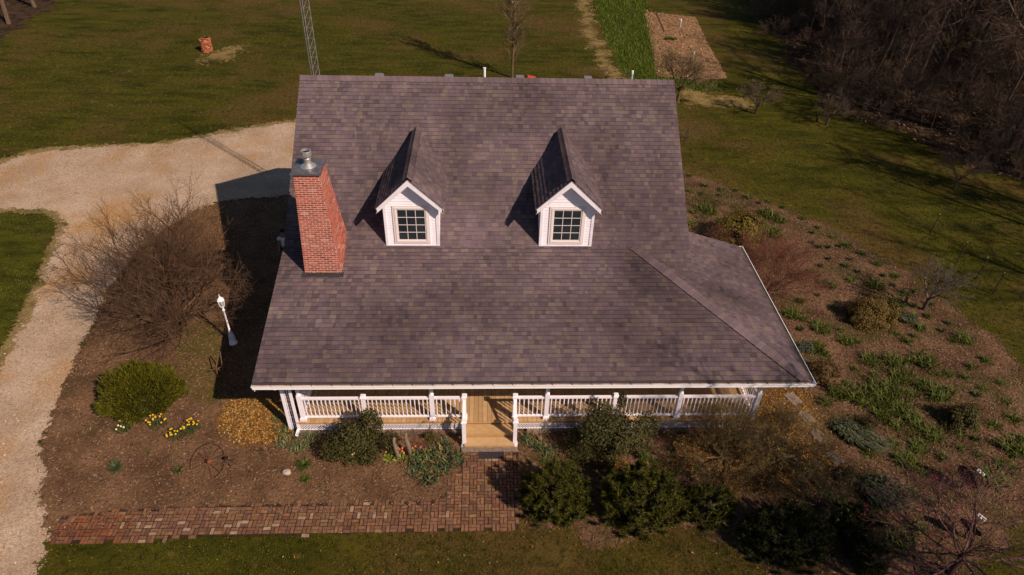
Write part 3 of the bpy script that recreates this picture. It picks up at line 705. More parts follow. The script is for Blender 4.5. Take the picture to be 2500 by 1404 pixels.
gi = MB(); gi.box((XL+.01, .010, GZ-.03), (XE+.0, .148, GZ-.005)); gio = gi.build('gutter_dirt', mat('gutter_silt', (.46, .34, .28), rough=.9, noise=[(3, .6, 1.3), (20, .8, 1.2)])); gio.parent = gut
while x < XE-.1:
    h_ = MB(); h_.beam((x, .13, GZ+.01), (x+.05, .0, GZ+.012), .012, .008); h_.beam((x+.05, .0, GZ+.012), (x+.085, .0, GZ-.05), .01, .008)
    q = h_.build('gutter_bracket', M_flash); q.parent = gut; x += .56
ds = MB(); ds.beam((-6.0, .02, E_-.1), (-5.9, .80, E_-.35), .07, .06); ds.beam((-5.92, .82, E_-.3), (-5.92, .82, .16), .075, .06); ds.beam((-5.92, .84, .2), (-5.97, .62, .06), .075, .06)
part(ds, 'downspout', M_white)
tr = MB()
for xx in (-6.22, ): tr.beam((xx, .95, 0), (xx, .95, 2.75), .09, .05)
for i in range(3): tr.beam((-6.14+i*.07, .95, .05), (-6.14+i*.07, .95, 2.7), .022, .02)
for i in range(9): tr.beam((-6.25, .965, .25+i*.3), (-5.97, .965, .25+i*.3), .02, .025)
part(tr, 'trellis', M_white)
lb = MB(); lb.lathe((-6.3, .72, E_-.34), [(.02, 0), (.07, .03), (.09, .09), (.07, .15), (.03, .19), (.02, .3)], 12); part(lb, 'porch_lamp', M_white)
# roof vents and plumbing pipe behind the ridge
M_vent = mat('vent_metal', (.30, .28, .32), rough=.45, metal=.4)
for x in (-3.96, -1.46, 1.11, 3.59):
    v = MB(); z = ZR-S1*.55
    v.box((x-.12, D2+.42, z-.05), (x+.12, D2+.66, z+.20)); v.hexa([(x-.165, D2+.38, z+.20), (x+.165, D2+.38, z+.20), (x+.165, D2+.72, z+.20), (x-.165, D2+.72, z+.20), (x-.14, D2+.41, z+.28), (x+.14, D2+.41, z+.28), (x+.14, D2+.69, z+.28), (x-.14, D2+.69, z+.28)])
    part(v, 'roof_vent', M_vent)
v = MB(); v.tube([(-.17, 10.85, 7.3), (-.17, 10.85, 8.0)], .045, 12); v.tube([(-.17, 10.85, 8.0), (-.17, 10.85, 8.03)], .055, 12); part(v, 'vent_pipe', M_white)

# dormers
def dormer(cx):
    yd, hw, z0 = 5.0, .838, 4.22; ze = 5.66; ra = 6.80; rw = 1.03; rz = 5.80
    m = MB(); sl = (ra-rz)/rw
    zt = lambda x: ra-.05-sl*abs(x-cx)-.06
    # front wall clapboards (gabled) around the window
    a, b = (cx-hw, yd), (cx+hw, yd)
    wx0, wx1, wz0, wz1 = cx-.575, cx+.575, 4.33, 5.735
    reg = [(0, z0), (1, z0), (1, zt(cx+hw)), (.5, zt(cx)), (0, zt(cx-hw))]
    z = z0; e = .098; th = .022
    while z < ra:
        for lo_, hi_ in ((0, (wx0-cx+hw)/(2*hw)), ((wx1-cx+hw)/(2*hw), 1)) if wz0-.02 < z+.05 < wz1 else ((0, 1),):
            q = clip_convex([(lo_, z), (hi_, z), (hi_, z+e), (lo_, z+e)], reg)
            if len(q) >= 3:
                m.face([(cx-hw+2*hw*t, yd-th*(1-(zz-z)/e), zz) for t, zz in q], WC)
                lw = [p for p in q if abs(p[1]-z) < 1e-6]
                if len(lw) == 2: m.face([(cx-hw+2*hw*lw[0][0], yd, z), (cx-hw+2*hw*lw[1][0], yd, z), (cx-hw+2*hw*lw[1][0], yd-th, z), (cx-hw+2*hw*lw[0][0], yd-th, z)], (.35, .33, .36))
        z += e
    m.face([(cx-hw, yd+.005, z0), (cx+hw, yd+.005, z0), (cx+hw, yd+.005, zt(cx+hw)), (cx, yd+.005, zt(cx)), (cx-hw, yd+.005, zt(cx-hw))], WC)
    for s in (-1, 1):   # cheeks
        X = cx+s*hw; z = z0
        while z < ze+.1:
            yb = D1+(z+e-ZB)/S1
            m.face([(X+s*th, yd, z), (X+s*th, yb, z), (X, yb, z+e), (X, yd, z+e)], WC); m.face([(X, yd, z), (X, yb, z), (X+s*th, yb, z), (X+s*th, yd, z)], (.4, .38, .42)); z += e
    o = part(m, 'dormer', M_white)
    t = MB()
    for s in (-1, 1): t.box((cx+s*hw-.06 if s > 0 else cx-hw-.026, yd-.035, z0-.0), (cx+hw+.026 if s > 0 else cx-hw+.06, yd+.06, zt(cx+hw)+.02))
    t.box((cx-hw-.02, yd-.036, z0-.0), (cx+hw+.02, yd-.0225, z0+.055))
    for s in (-1, 1):   # rake fascia
        A = Vector((cx, 4.70, ra-.025)); B = Vector((cx+s*rw, 4.70, rz-.025)); w_ = .17
        t.hexa([A+Vector((0, 0, -w_*1.25)), B+Vector((0, 0, -w_)), B+Vector((0, .035, -w_)), A+Vector((0, .035, -w_*1.25)), A, B, B+Vector((0, .035, 0)), A+Vector((0, .035, 0))])
        t.face([A+Vector((0, .035, -.06)), B+Vector((0, .035, -.06)), B+Vector((0, 2.7, -.06)), A+Vector((0, 4.0, -.06))])
        t.hexa([B+Vector((-s*.03, 0, -.14)), B+Vector((0, 0, -.14)), B+Vector((0, 2.4, -.14)), B+Vector((-s*.03, 2.4, -.14)), B+Vector((-s*.03, 0, -.01)), B+Vector((0, 0, -.01)), B+Vector((0, 2.4, -.01)), B+Vector((-s*.03, 2.4, -.01))])
    tq = t.build('dormer_trim', M_white2); tq.parent = o
    r = MB(); ls = math.hypot(rw, ra-rz)
    yR = D1+(ra-ZB)/S1+.04; yE = D1+(rz-ZB)/S1+.02
    for s in (-1, 1):
        # u along y from 4.68, v up slope
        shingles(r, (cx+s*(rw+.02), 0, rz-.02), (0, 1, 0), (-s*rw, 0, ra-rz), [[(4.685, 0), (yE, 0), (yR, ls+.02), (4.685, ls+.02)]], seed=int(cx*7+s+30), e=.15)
        slabP = [(cx+s*rw, 4.69, rz-.03), (cx+s*rw, yE, rz-.03), (cx, yR, ra-.03), (cx, 4.69, ra-.03)]
        r.face(slabP, (.05, .04, .04))
    ro = r.build('dormer_roof', M_shingle); ro.parent = o
    rc = MB(); rr = random.Random(int(cx*3))
    y = 4.66; k = 0
    while y < yR-.5:   # raised ridge vent cap
        c = rr.choice(SPAL[:12]); kk = rr.uniform(.8, 1.0); c = tuple(v*kk for v in c); w = .15; sl_ = sl*.75
        pr_ = [(-w, -w*sl_+.035), (-.07, -.02), (0, .045), (.07, -.02), (w, -w*sl_+.035)]
        A = [(cx+x_, y, ra+z_+.045+.012) for x_, z_ in pr_]; B = [(cx+x_, y+.19, ra+z_+.045) for x_, z_ in pr_]
        for j in range(4): rc.face([A[j], A[j+1], B[j+1], B[j]], c)
        for j in range(4): rc.face([A[j], A[j+1], (A[j+1][0], A[j+1][1], A[j+1][2]-.016), (A[j][0], A[j][1], A[j][2]-.016)], (.03, .025, .025))
        for j in (0, 4): rc.face([A[j], B[j], (B[j][0], B[j][1], B[j][2]-.05), (A[j][0], A[j][1], A[j][2]-.05)], (.015, .013, .013))
        y += .18
    ro2 = rc.build('dormer_ridge_vent', M_shingle); ro2.parent = o
    # window
    f = MB(); y = yd-.055
    def ring(x0, x1, z0_, z1_, w, ya, yb):
        f.box((x0, ya, z0_), (x0+w, yb, z1_)); f.box((x1-w, ya, z0_), (x1, yb, z1_)); f.box((x0+w, ya, z0_), (x1-w, yb, z0_+w)); f.box((x0+w, ya, z1_-w), (x1-w, yb, z1_))
    ring(wx0, wx1, wz0, wz1, .06, y+.012, yd); ring(wx0+.06, wx1-.06, wz0+.06, wz1-.06, .05, y, yd-.002); ring(wx0+.11, wx1-.11, wz0+.11, wz1-.11, .04, y+.02, yd-.003)
    gx0, gx1, gz0, gz1 = wx0+.15, wx1-.15, wz0+.15, wz1-.15
    for i in (1, 2): xx = gx0+(gx1-gx0)*i/3; f.box((xx-.009, y+.028, gz0), (xx+.009, y+.036, gz1))
    for i in (1, 2, 3): zz = gz0+(gz1-gz0)*i/4; f.box((gx0, y+.027, zz-.009), (gx1, y+.035, zz+.009))
    fo = f.build('window', mat('window_vinyl', (.78, .70, .72), rough=.5)); fo.parent = o
    p = MB(); p.box((gx0-.01, y+.037, gz0-.01), (gx1+.01, y+.045, gz1+.01)); po = p.build('pane', M_glass); po.parent = o
    fl = MB(); fl.box((cx-hw-.03, yd-.12, z0-.035), (cx+hw+.03, yd-.03, z0+.012)); fo2 = fl.build('flashing', M_flash); fo2.parent = o
    return o
for cx in (-2.476, 2.476): dormer(cx)

# chimney: tapering brick stack
M_brick = mat('chimney_brick', attr=True, rough=.85, noise=[(9, .8, 1.2), (60, .85, 1.15)], bump=(70, .4, .006), spec=.15)
M_mortar = mat('pale_mortar', (.72, .52, .48), rough=.95, noise=[(20, .85, 1.1)])
ch = MB(); mo = MB(); zb0, zt0 = 3.9, 7.36
X0 = lambda z: -5.78+(.21)*(z-3.92)/(7.36-3.92); X1 = lambda z: -4.625-(.225)*(z-3.92)/(7.36-3.92)
Y0 = lambda z: 3.86; Y1 = lambda z: 5.55-(.80)*(z-3.92)/(7.36-3.92)
cor = lambda z, i=0.0: [(X0(z)+i, Y0(z)+i, z), (X1(z)-i, Y0(z)+i, z), (X1(z)-i, Y1(z)-i, z), (X0(z)+i, Y1(z)-i, z)]
mo.hexa(cor(zb0, .007)+cor(zt0, .007))
rr = random.Random(4); z = 3.94; k = 0; ce = (zt0-3.94)/48
CB = [(.36, .082, .048), (.39, .092, .055), (.32, .070, .042), (.37, .098, .06), (.40, .13, .09), (.25, .058, .04), (.39, .088, .052)]
def brick_face(pa, pb, n, z, h, off, L=.205):
    """one course between plan points"""
    a = Vector((pa[0], pa[1], 0)); b = Vector((pb[0], pb[1], 0)); D = (b-a).length; d = (b-a).normalized(); n = Vector(n)
    t = -off
    while t < D-.01:
        t0, t1 = max(t, 0)+.009, min(t+L, D)-.009
        if t1-t0 > .012:
            c = rr.choice(CB); kk = rr.uniform(.85, 1.15); c = tuple(v*kk for v in c)
            if rr.random() < .04: c = (.46, .25, .21)
            P0 = a+d*t0; P1 = a+d*t1; o_ = n*(-.03); pr_ = n*rr.uniform(-.003, .0)
            A = [P0+o_, P1+o_, P1+pr_, P0+pr_]
            ch.hexa([(q.x, q.y, z) for q in A]+[(q.x, q.y, z+h) for q in A], c)
        t += L
while k < 48:
    soldier = k == 0; h = ce-.020; zz = z+k*ce; L = .072 if k < 1 else .205
    off = 0 if k % 2 else L/2
    brick_face((X0(zz), Y0(zz)), (X1(zz), Y0(zz)), (0, -1, 0), zz, h, off, L)
    brick_face((X1(zz), Y0(zz)), (X1(zz), Y1(zz)), (1, 0, 0), zz, h, off, L)
    brick_face((X0(zz), Y1(zz)), (X0(zz), Y0(zz)), (-1, 0, 0), zz, h, off, L)
    brick_face((X1(zz), Y1(zz)), (X0(zz), Y1(zz)), (0, 1, 0), zz, h, off, L)
    k += 1
cho = part(ch, 'chimney', M_brick); q = mo.build('mortar', M_mortar); q.parent = cho
cf = MB(); cf.box((-5.83, 3.79, 3.86), (-4.58, 3.86, 3.945), (.1, .09, .09)); cf.hexa([(-5.85, 3.7, E_+S2*3.7+.01), (-4.56, 3.7, E_+S2*3.7+.01), (-4.56, 3.88, E_+S2*3.88+.01), (-5.85, 3.88, E_+S2*3.88+.01), (-5.85, 3.7, E_+S2*3.7+.025), (-4.56, 3.7, E_+S2*3.7+.025), (-4.56, 3.88, E_+S2*3.88+.03), (-5.85, 3.88, E_+S2*3.88+.03)])
q = cf.build('flashing', M_flash); q.parent = cho
M_cap = mat('slate_cap', (.10, .095, .115), rough=.35, noise=[(6, .75, 1.25), (30, .8, 1.3)], spec=.6)
cp = MB(); cp.box((-5.63, 3.80, 7.385), (-4.79, 4.79, 7.43)); cp.hexa([(-5.62, 3.81, 7.43), (-4.80, 3.81, 7.43), (-4.80, 4.78, 7.43), (-5.62, 4.78, 7.43), (-5.55, 3.9, 7.45), (-4.88, 3.9, 7.45), (-4.88, 4.7, 7.45), (-5.55, 4.7, 7.45)])
q = cp.build('chimney_cap', M_cap); q.parent = cho
M_steel = mat('stainless_flue', (.72, .70, .72), rough=.38, metal=.75, noise=[(10, .75, 1.1)])
fl = MB(); fl.lathe((-5.21, 4.28, 7.44), [(.24, 0), (.22, .02), (.12, .09), (.11, .10), (.10, .22), (.11, .22), (.11, .25), (.09, .27), (.09, .33), (.145, .33), (.15, .35), (.15, .47), (.145, .49), (.125, .49), (.12, .38)], 28)
q = smooth(fl.build('flue', M_steel)); q.parent = cho
e_ = q.modifiers.new('edge', 'EDGE_SPLIT'); e_.split_angle = math.radians(35)
fi = MB(); fi.lathe((-5.21, 4.28, 7.44), [(.12, .42), (.119, .425)], 24); q = fi.build('flue_mouth', mat('flue_black', (.01, .01, .01))); q.parent = cho  # near-black disc set inside the flue mouth
#@@PART2
# ------------------------------------------------------------------ vegetation builders
M_bark = mat('bark', attr=True, rough=.9, noise=[(8, .75, 1.25)], bump=(30, .4, .01), spec=.15)
M_leaf = mat('leaf', attr=True, rough=.6, spec=.25)
M_needle = mat('needle', attr=True, rough=.65, spec=.2)
def rot_about(d, ang, az_):
    d = d.normalized(); up = Vector((0, 0, 1)) if abs(d.z) < .95 else Vector((1, 0, 0))
    x = d.cross(up).normalized(); y = x.cross(d); s = math.sin(ang)
    return (d*math.cos(ang)+x*(s*math.cos(az_))+y*(s*math.sin(az_))).normalized()
def bare_tree(seed, levels, trunk=(0.3, .1), start_dirs=None, bark=((.12, .085, .06), (.16, .115, .08)), buds=None, nbud=0, splitlev=1, up=.12, droop=0.0, t0=.55):
    """levels: list of (count, length, radius, angle, segs, wander). Returns (trunk MB, crown MB, bud MB)"""
    r = random.Random(seed); T = MB(); Cm = MB(); B = MB()
    tips = []
    def grow(p, d, L, rad, lv):
        n = levels[lv][4]; wob = levels[lv][5]; pts = [p]; dirs = []; q = p; dd = d
        for i in range(n):
            dd = (dd+Vector((r.gauss(0, wob), r.gauss(0, wob), r.gauss(0, wob)*.7+(up if droop == 0 or i < n/2 else -droop)*(.6 if lv else .2)))).normalized()
            q = q+dd*(L/n); pts.append(q); dirs.append(dd)
        k = 6 if lv == 0 else (4 if lv == 1 else 3)
        end = .35 if lv+1 < len(levels) else .5
        rr_ = [max(rad*(1-(1-end)*i/n), .002) for i in range(n+1)]
        c0, c1 = bark; t = r.random(); c = tuple(a+(b-a)*t for a, b in zip(c0, c1))
        (T if lv < splitlev else Cm).tube(pts, rr_, k, c, cap=False)
        if lv+1 < len(levels):
            cnt, Lc, rc_, ang, _, _ = levels[lv+1]; cnt = max(1, int(cnt*r.uniform(.75, 1.25)+.5))
            for i in range(cnt):
                t = .25+.75*((i+r.random())/cnt) if lv else t0+(1-t0)*((i+r.random())/cnt)
                j = min(int(t*n), n-1); f = t*n-j; pp = pts[j]+(pts[j+1]-pts[j])*f
                a = ang*r.uniform(.6, 1.35); sc = (1.25-.65*t) if lv else 1
                grow(pp, rot_about(dirs[j], a, r.uniform(0, 2*math.pi)), Lc*sc*r.uniform(.65, 1.25), rc_*(1.1-.4*t), lv+1)
        else: tips.append((pts[1], pts[-1]))
    base = Vector((0, 0, -.05))
    if start_dirs:
        if trunk[0] > 0: T.tube([base, Vector((0, 0, trunk[0]*.5)), Vector((0, 0, trunk[0]))], [trunk[1]*1.35, trunk[1], trunk[1]*.9], 8, bark[0], cap=False)
        for d in start_dirs:
            grow(Vector((0, 0, max(trunk[0]*.85, 0))), Vector(d).normalized(), levels[0][1]*r.uniform(.85, 1.15), levels[0][2], 0)
    else: grow(base, Vector((r.gauss(0, .04), r.gauss(0, .04), 1)).normalized(), levels[0][1], levels[0][2], 0)
    if buds:
        for i in range(nbud):
            a, b = r.choice(tips); p = a+(b-a)*r.random(); s = buds[1]*r.uniform(.6, 1.4); c = r.choice(buds[0])
            v = [p+Vector((r.gauss(0, s), r.gauss(0, s), r.gauss(0, s))) for _ in range(3)]
            B.face(v, c)
    return T, Cm, B
def add_tree(name, loc, label, cat, parts_, bark_m=None, budm=None, budname='blossom', group=None, rotz=0, crown='crown', trunkname='trunk'):
    T, Cm, B = parts_
    t = empty(name, loc, label, cat, group); t.rotation_euler.z = rotz
    T.build(trunkname, M_bark).parent = t; Cm.build(crown, M_bark).parent = t
    if B.f: B.build(budname, M_leaf).parent = t
    return t
def dirs_ring(n, elev_, jit=.2, seed=0):
    r = random.Random(seed); o = []
    for i in range(n):
        a = 2*math.pi*(i+r.uniform(-.3, .3))/n; e = elev_+r.uniform(-jit, jit); o.append((math.cos(a)*math.cos(e), math.sin(a)*math.cos(e), math.sin(e)))
    return o

def rand_dirs(n, zmin=-.2):
    z = nrng.uniform(zmin, 1, n); a = nrng.uniform(0, 2*np.pi, n); s = np.sqrt(np.clip(1-z*z, 0, 1)); return np.stack([s*np.cos(a), s*np.sin(a), z], 1)
def leaf_quads(P, Nrm, L, W, pal, name, m, jit=.8):
    """leaf quads at P, facing roughly along Nrm"""
    n = len(P); T = np.cross(Nrm, nrng.normal(size=(n, 3))); T /= np.linalg.norm(T, axis=1, keepdims=True)+1e-9
    T = T+Nrm*nrng.uniform(-jit, jit, (n, 1)); T /= np.linalg.norm(T, axis=1, keepdims=True)
    Bv = np.cross(Nrm, T)+nrng.normal(0, jit*.4, (n, 3)); Bv /= np.linalg.norm(Bv, axis=1, keepdims=True)
    l = nrng.uniform(L*.6, L*1.3, (n, 1)); w = nrng.uniform(W*.6, W*1.3, (n, 1))
    V = np.stack([P-T*l/2, P-Bv*w/2, P+T*l/2, P+Bv*w/2], 1).reshape(-1, 3)
    return np_mesh(name, V, np.arange(4*n).reshape(n, 4), pick(pal, n), m)
def lobed(n, R, H, lobes, lobe_r, zmin=-.15, fill=.35, seed=0):
    """points in a lumpy dome: centres on the shell, points around them"""
    d = rand_dirs(lobes, zmin); rad = nrng.uniform(.72, 1.0, (lobes, 1)); c = d*rad; c = c*np.array([R[0], R[1], H]); c[:, 2] += H*.15; c[:, 2] = np.maximum(c[:, 2], lobe_r*.5)
    k = nrng.integers(0, lobes, n); q = rand_dirs(n, -1)*nrng.uniform(.35, 1, (n, 1))**.6*lobe_r*nrng.uniform(.7, 1.3, (lobes, 1))[k]
    P = c[k]+q; inn = int(n*fill); s = nrng.uniform(.2, .85, (inn, 1)); P[:inn] = c[k[:inn]]*s+q[:inn]
    P[:, 2] = np.maximum(P[:, 2], .02); N_ = P/np.array([R[0], R[1], H])**2; N_ /= np.linalg.norm(N_, axis=1, keepdims=True)+1e-9
    return P, N_
def stems_mb(R, H, n, rad=.02, col=(.09, .06, .04), seed=0):
    r = random.Random(seed); m = MB()
    for i in range(n):
        a = r.uniform(0, 2*math.pi); e = r.uniform(.3, .95); p = Vector((math.cos(a)*R*e*.7, math.sin(a)*R*e*.7, H*r.uniform(.5, .9)))
        m.tube([(0, 0, -.03), tuple(p*.5+Vector((0, 0, H*.1))), tuple(p)], [rad, rad*.7, rad*.3], 4, col, cap=False)
    return m
def shrub(name, loc, label, cat, P, N_, L, W, pal, mt, stem=None, group=None, part_='foliage', jit=.8):
    t = empty(name, loc, label, cat, group)
    o = bpy.data.objects.new(part_, leaf_quads(P, N_, L, W, pal, name+'_leaves', mt, jit)); COL.objects.link(o); o.parent = t
    if stem: stem.build('stem', M_bark).parent = t
    return t
def needles(P, D, L, W, pal, name, m):
    """thin triangles from P along D"""
    n = len(P); D = D/np.linalg.norm(D, axis=1, keepdims=True); S = np.cross(D, nrng.normal(size=(n, 3))); S /= np.linalg.norm(S, axis=1, keepdims=True)+1e-9
    l = nrng.uniform(L*.6, L*1.3, (n, 1)); V = np.stack([P-S*W/2, P+S*W/2, P+D*l], 1).reshape(-1, 3)
    return np_mesh(name, V, np.arange(3*n).reshape(n, 3), pick(pal, n), m)

# ---- the big bare tree left of the house
bt = bare_tree(21, [(9, 2.6, .06, 0, 6, .16), (9, 1.75, .022, .7, 5, .2), (9, .95, .009, .75, 4, .24), (6, .45, .0045, .7, 2, .2)],
               trunk=(.35, .13), start_dirs=dirs_ring(7, .5, .18, 3)+dirs_ring(6, .95, .2, 5)+dirs_ring(4, 1.35, .12, 8), bark=((.07, .038, .024), (.125, .072, .044)), splitlev=1, up=.12, t0=.3)
tx, ty, _ = g(440, 785)
add_tree('bare_tree', (tx, ty, 0), 'large spreading bare tree with dense brown twigs between gravel drive and house', 'tree', bt).scale = (1, 1, 1.18)

# ---- evergreen globe juniper, left
n = 19000; d = rand_dirs(n, -.25); R_ = 1.02
lump = 1+.04*np.sin(d[:, :1]*23+d[:, 1:2]*19)+.13*np.sin(d[:, :1]*7+1)*np.sin(d[:, 1:2]*6)+.07*np.sin(d[:, :1]*15+d[:, 2:]*11)*np.sin(d[:, 1:2]*14+2)
P = d*lump*np.array([1.2, 1.02, .95])*nrng.uniform(.8, 1.0, (n, 1)); P[:, 2] += .42; P[:, 2] = np.maximum(P[:, 2], .03)
Dn = d*.8+np.array([0, 0, .55])+nrng.normal(0, .35, (n, 3))
t = empty('juniper_bush', (g(352, 985)[0], g(352, 985)[1], 0), 'round bright olive green juniper bush in the mulch beside the drive', 'bush')
o = bpy.data.objects.new('foliage', needles(P, Dn, .125, .034, [(.070, .070, .004), (.095, .09, .006), (.045, .048, .003), (.11, .095, .008), (.075, .076, .005)], 'juniper_leaves', M_needle)); COL.objects.link(o); o.parent = t
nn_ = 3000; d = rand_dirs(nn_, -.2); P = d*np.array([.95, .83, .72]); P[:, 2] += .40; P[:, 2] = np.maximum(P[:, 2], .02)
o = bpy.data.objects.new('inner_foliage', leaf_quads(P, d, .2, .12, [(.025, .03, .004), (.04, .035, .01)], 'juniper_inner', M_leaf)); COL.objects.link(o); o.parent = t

# ---- broadleaf hollies at the porch
HOL = [(.040, .042, .010), (.058, .058, .012), (.030, .034, .008), (.085, .072, .02), (.055, .044, .014)]
def holly(px, py, R, H, label, n, lobes, seed, extra=None):
    P, N_ = lobed(n, R, H, lobes, .26)
    if extra:
        for (ex, ey, ez, er, en) in extra:
            q = rand_dirs(en, -1)*nrng.uniform(.2, 1, (en, 1))**.5*np.array(er)+np.array([ex, ey, ez]); P = np.vstack([P, q]); N_ = np.vstack([N_, rand_dirs(en, -.3)])
    q = g(px, py)
    return shrub('holly_bush', (q[0], q[1], 0), label, 'bush', P, N_, .065, .042, HOL, M_leaf, stems_mb(R[0], H, 14, .025, seed=seed))
holly(862, 1105, (.80, .55), 1.05, 'dark green holly bush in front of the left porch railing', 7500, 44, 1, [(.62, .12, 1.15, (.38, .3, .62), 2600), (-.5, -.3, .45, (.4, .3, .4), 1000), (1.15, .0, .5, (.3, .3, .45), 1000)])
holly(1480, 1105, (1.28, .85), 1.6, 'large dark green holly bush covering the right porch railing', 16000, 80, 2, [(.28, .25, 2.05, (.14, .14, .35), 400), (1.15, .2, 1.0, (.4, .3, .6), 1500), (-.35, .1, 1.7, (.4, .3, .4), 900)])

# ---- mugo pines
MUG = [(.062, .066, .006), (.045, .05, .005), (.09, .09, .010), (.03, .036, .004), (.07, .062, .01)]
def mugo(px, py, R, H, label, lobes, per=95, pal=MUG, nl=.13, name='mugo_pine'):
    d = rand_dirs(lobes, -.15); c = d*nrng.uniform(.6, 1.0, (lobes, 1))*np.array([R[0], R[1], H]); c[:, 2] = np.maximum(c[:, 2]+H*.12, .1)
    k = np.repeat(np.arange(lobes), per); n = len(k); ax = d*.7+np.array([0, 0, .9]); ax /= np.linalg.norm(ax, axis=1, keepdims=True)
    t = nrng.uniform(-.9, .5, (n, 1)); P = c[k]+ax[k]*t*.16; D = ax[k]*nrng.uniform(.1, 1.0, (n, 1))+rand_dirs(n, -1)*.9
    q = g(px, py); o0 = empty(name, (q[0], q[1], 0), label, 'bush')
    o = bpy.data.objects.new('foliage', needles(P, D, nl, .026, pal, name+'_needles', M_needle)); COL.objects.link(o); o.parent = o0
    # woody dark inside
    stems_mb(R[0]*.95, H, 26, .03, (.07, .045, .03), seed=int(px)).build('stem', M_bark).parent = o0
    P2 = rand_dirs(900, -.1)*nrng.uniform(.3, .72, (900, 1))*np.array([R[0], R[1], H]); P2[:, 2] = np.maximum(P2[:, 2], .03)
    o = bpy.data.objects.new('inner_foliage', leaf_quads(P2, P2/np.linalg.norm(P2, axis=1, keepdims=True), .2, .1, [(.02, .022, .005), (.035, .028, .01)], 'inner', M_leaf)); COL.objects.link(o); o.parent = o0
    return o0
mugo(1354, 1236, (1.05, .85), 1.6, 'dark mugo pine nearest the brick path, right of it', 230)
mugo(1556, 1256, (1.25, .95), 1.75, 'largest middle mugo pine of the dark row below the porch', 300)
mugo(1722, 1250, (.92, .6), .95, 'low mugo pine at the right end of the row, beside the leafing shrub', 100)
DK = [(.022, .026, .006), (.03, .034, .007), (.016, .02, .005), (.04, .038, .01)]
mugo(1915, 1330, (1.3, .95), 1.3, 'very dark spreading pine by the front lawn in the lower right', 210, pal=DK)
mugo(2095, 1330, (.55, 1.1), .9, 'dark upright juniper left of the pink budded tree', 150, pal=[(.03, .038, .008), (.045, .05, .01), (.02, .025, .006)], nl=.2, name='juniper_bush')
mugo(2050, 1165, (.25, .2), .3, 'tiny dark conifer below the lowest stepping stone', 18, pal=DK, name='dwarf_conifer')

# ---- mounded shrubs on the right
def mound(name, px, py, R, H, label, n, L, W, pal, lobes=40, lr=.2, stemcol=(.1, .06, .04), jit=.9):
    P, N_ = lobed(n, R, H, lobes, lr); q = g(px, py)
    return shrub(name, (q[0], q[1], 0), label, 'bush', P, N_, L, W, pal, M_leaf, stems_mb(R[0], H, 18, .015, stemcol, seed=int(px)), jit=jit)
GOLD = [(.12, .10, .012), (.16, .12, .015), (.08, .07, .01), (.17, .10, .02), (.07, .065, .012)]
mound('golden_cypress', 1800, 590, (1.15, .85), 1.2, 'golden green cypress bush behind the porch side roof', 17000, .11, .045, GOLD, 60, .26)
mound('golden_mound_shrub', 2120, 782, (.98, .78), .85, 'rounded golden yellow shrub in the middle of the right bed', 18000, .07, .03, [(.16, .115, .012), (.12, .085, .02), (.17, .085, .025), (.09, .06, .02)], 60, .2, (.16, .08, .05))
mound('brown_mound_shrub', 2005, 925, (.62, .55), .6, 'rusty brown shrub just beyond the porch roof corner', 6500, .07, .028, [(.11, .06, .025), (.09, .065, .015), (.14, .08, .03)], 40, .16)
mound('dwarf_cypress', 2340, 1035, (.62, .5), .65, 'dark olive dwarf cypress at the far right of the bed', 7500, .07, .035, [(.06, .06, .01), (.09, .07, .015), (.035, .035, .008)], 40, .18)
mound('dwarf_spruce', 2112, 1045, (.34, .32), .5, 'small dark dwarf spruce between the grey grass and green clumps', 2200, .05, .025, [(.04, .04, .008), (.06, .05, .012), (.025, .025, .006)], 24, .12)
mound('barberry_bush', 1503, 1140, (.36, .28), .35, 'small orange brown bush at the foot of the large holly', 900, .05, .03, [(.28, .13, .02), (.2, .10, .015), (.12, .08, .015)], 18, .1)
mound('boxwood_bush', 1570, 1120, (.22, .2), .25, 'small bright green bush right of the orange brown bush', 600, .05, .03, [(.06, .09, .01), (.04, .06, .01)], 14, .08)
mound('boxwood_bush', 1048, 1072, (.20, .18), .32, 'small rounded green bush just left of the porch steps', 500, .05, .03, [(.06, .08, .01), (.09, .1, .015), (.04, .05, .01)], 12, .08)
mound('lavender_bush', 1958, 855, (.35, .3), .35, 'blue grey leafy bush beside the side gutter', 1200, .07, .02, [(.06, .085, .06), (.045, .065, .05), (.08, .10, .07)], 20, .14)

def twig_shrub(px, py, label, name, seed, n0, L0, levels, elev_, bark, buds=None, nb=0, cat='shrub'):
    q = g(px, py); p_ = bare_tree(seed, levels, trunk=(.06, .04), start_dirs=dirs_ring(n0, elev_, .3, seed)+dirs_ring(max(3, n0//2), 1.15, .2, seed+1), bark=bark, buds=buds, nbud=nb, splitlev=1, up=.06)
    return add_tree(name, (q[0], q[1], 0), label, cat, p_, crown='twigs', trunkname='stem', budname='buds')
twig_shrub(1865, 715, 'bare reddish twiggy shrub leaning over the side gutter', 'twig_shrub', 31, 12, 0, [(12, 1.7, .018, 0, 4, .1), (9, 1.0, .008, .45, 4, .12), (8, .5, .0045, .5, 3, .15), (5, .25, .003, .5, 2, .15)], .75, ((.13, .05, .035), (.17, .07, .05)))
twig_shrub(1755, 600, 'small bare twiggy shrub in front of the golden cypress', 'twig_shrub', 33, 8, 0, [(8, .7, .012, 0, 4, .1), (6, .45, .006, .5, 3, .12), (7, .25, .004, .5, 2, .15)], .8, ((.13, .055, .045), (.17, .08, .06)))
YB = ([(.20, .16, .015), (.25, .2, .02), (.14, .12, .015)], .014)
twig_shrub(1765, 1120, 'sprawling half bare shrub with yellow green buds right of the hollies', 'forsythia_shrub', 35, 9, 0, [(9, 1.25, .035, 0, 5, .16), (9, .9, .012, .6, 4, .2), (9, .5, .006, .7, 3, .22), (4, .24, .0035, .7, 2, .2)], .5, ((.12, .08, .045), (.19, .13, .07)), YB, 5200)
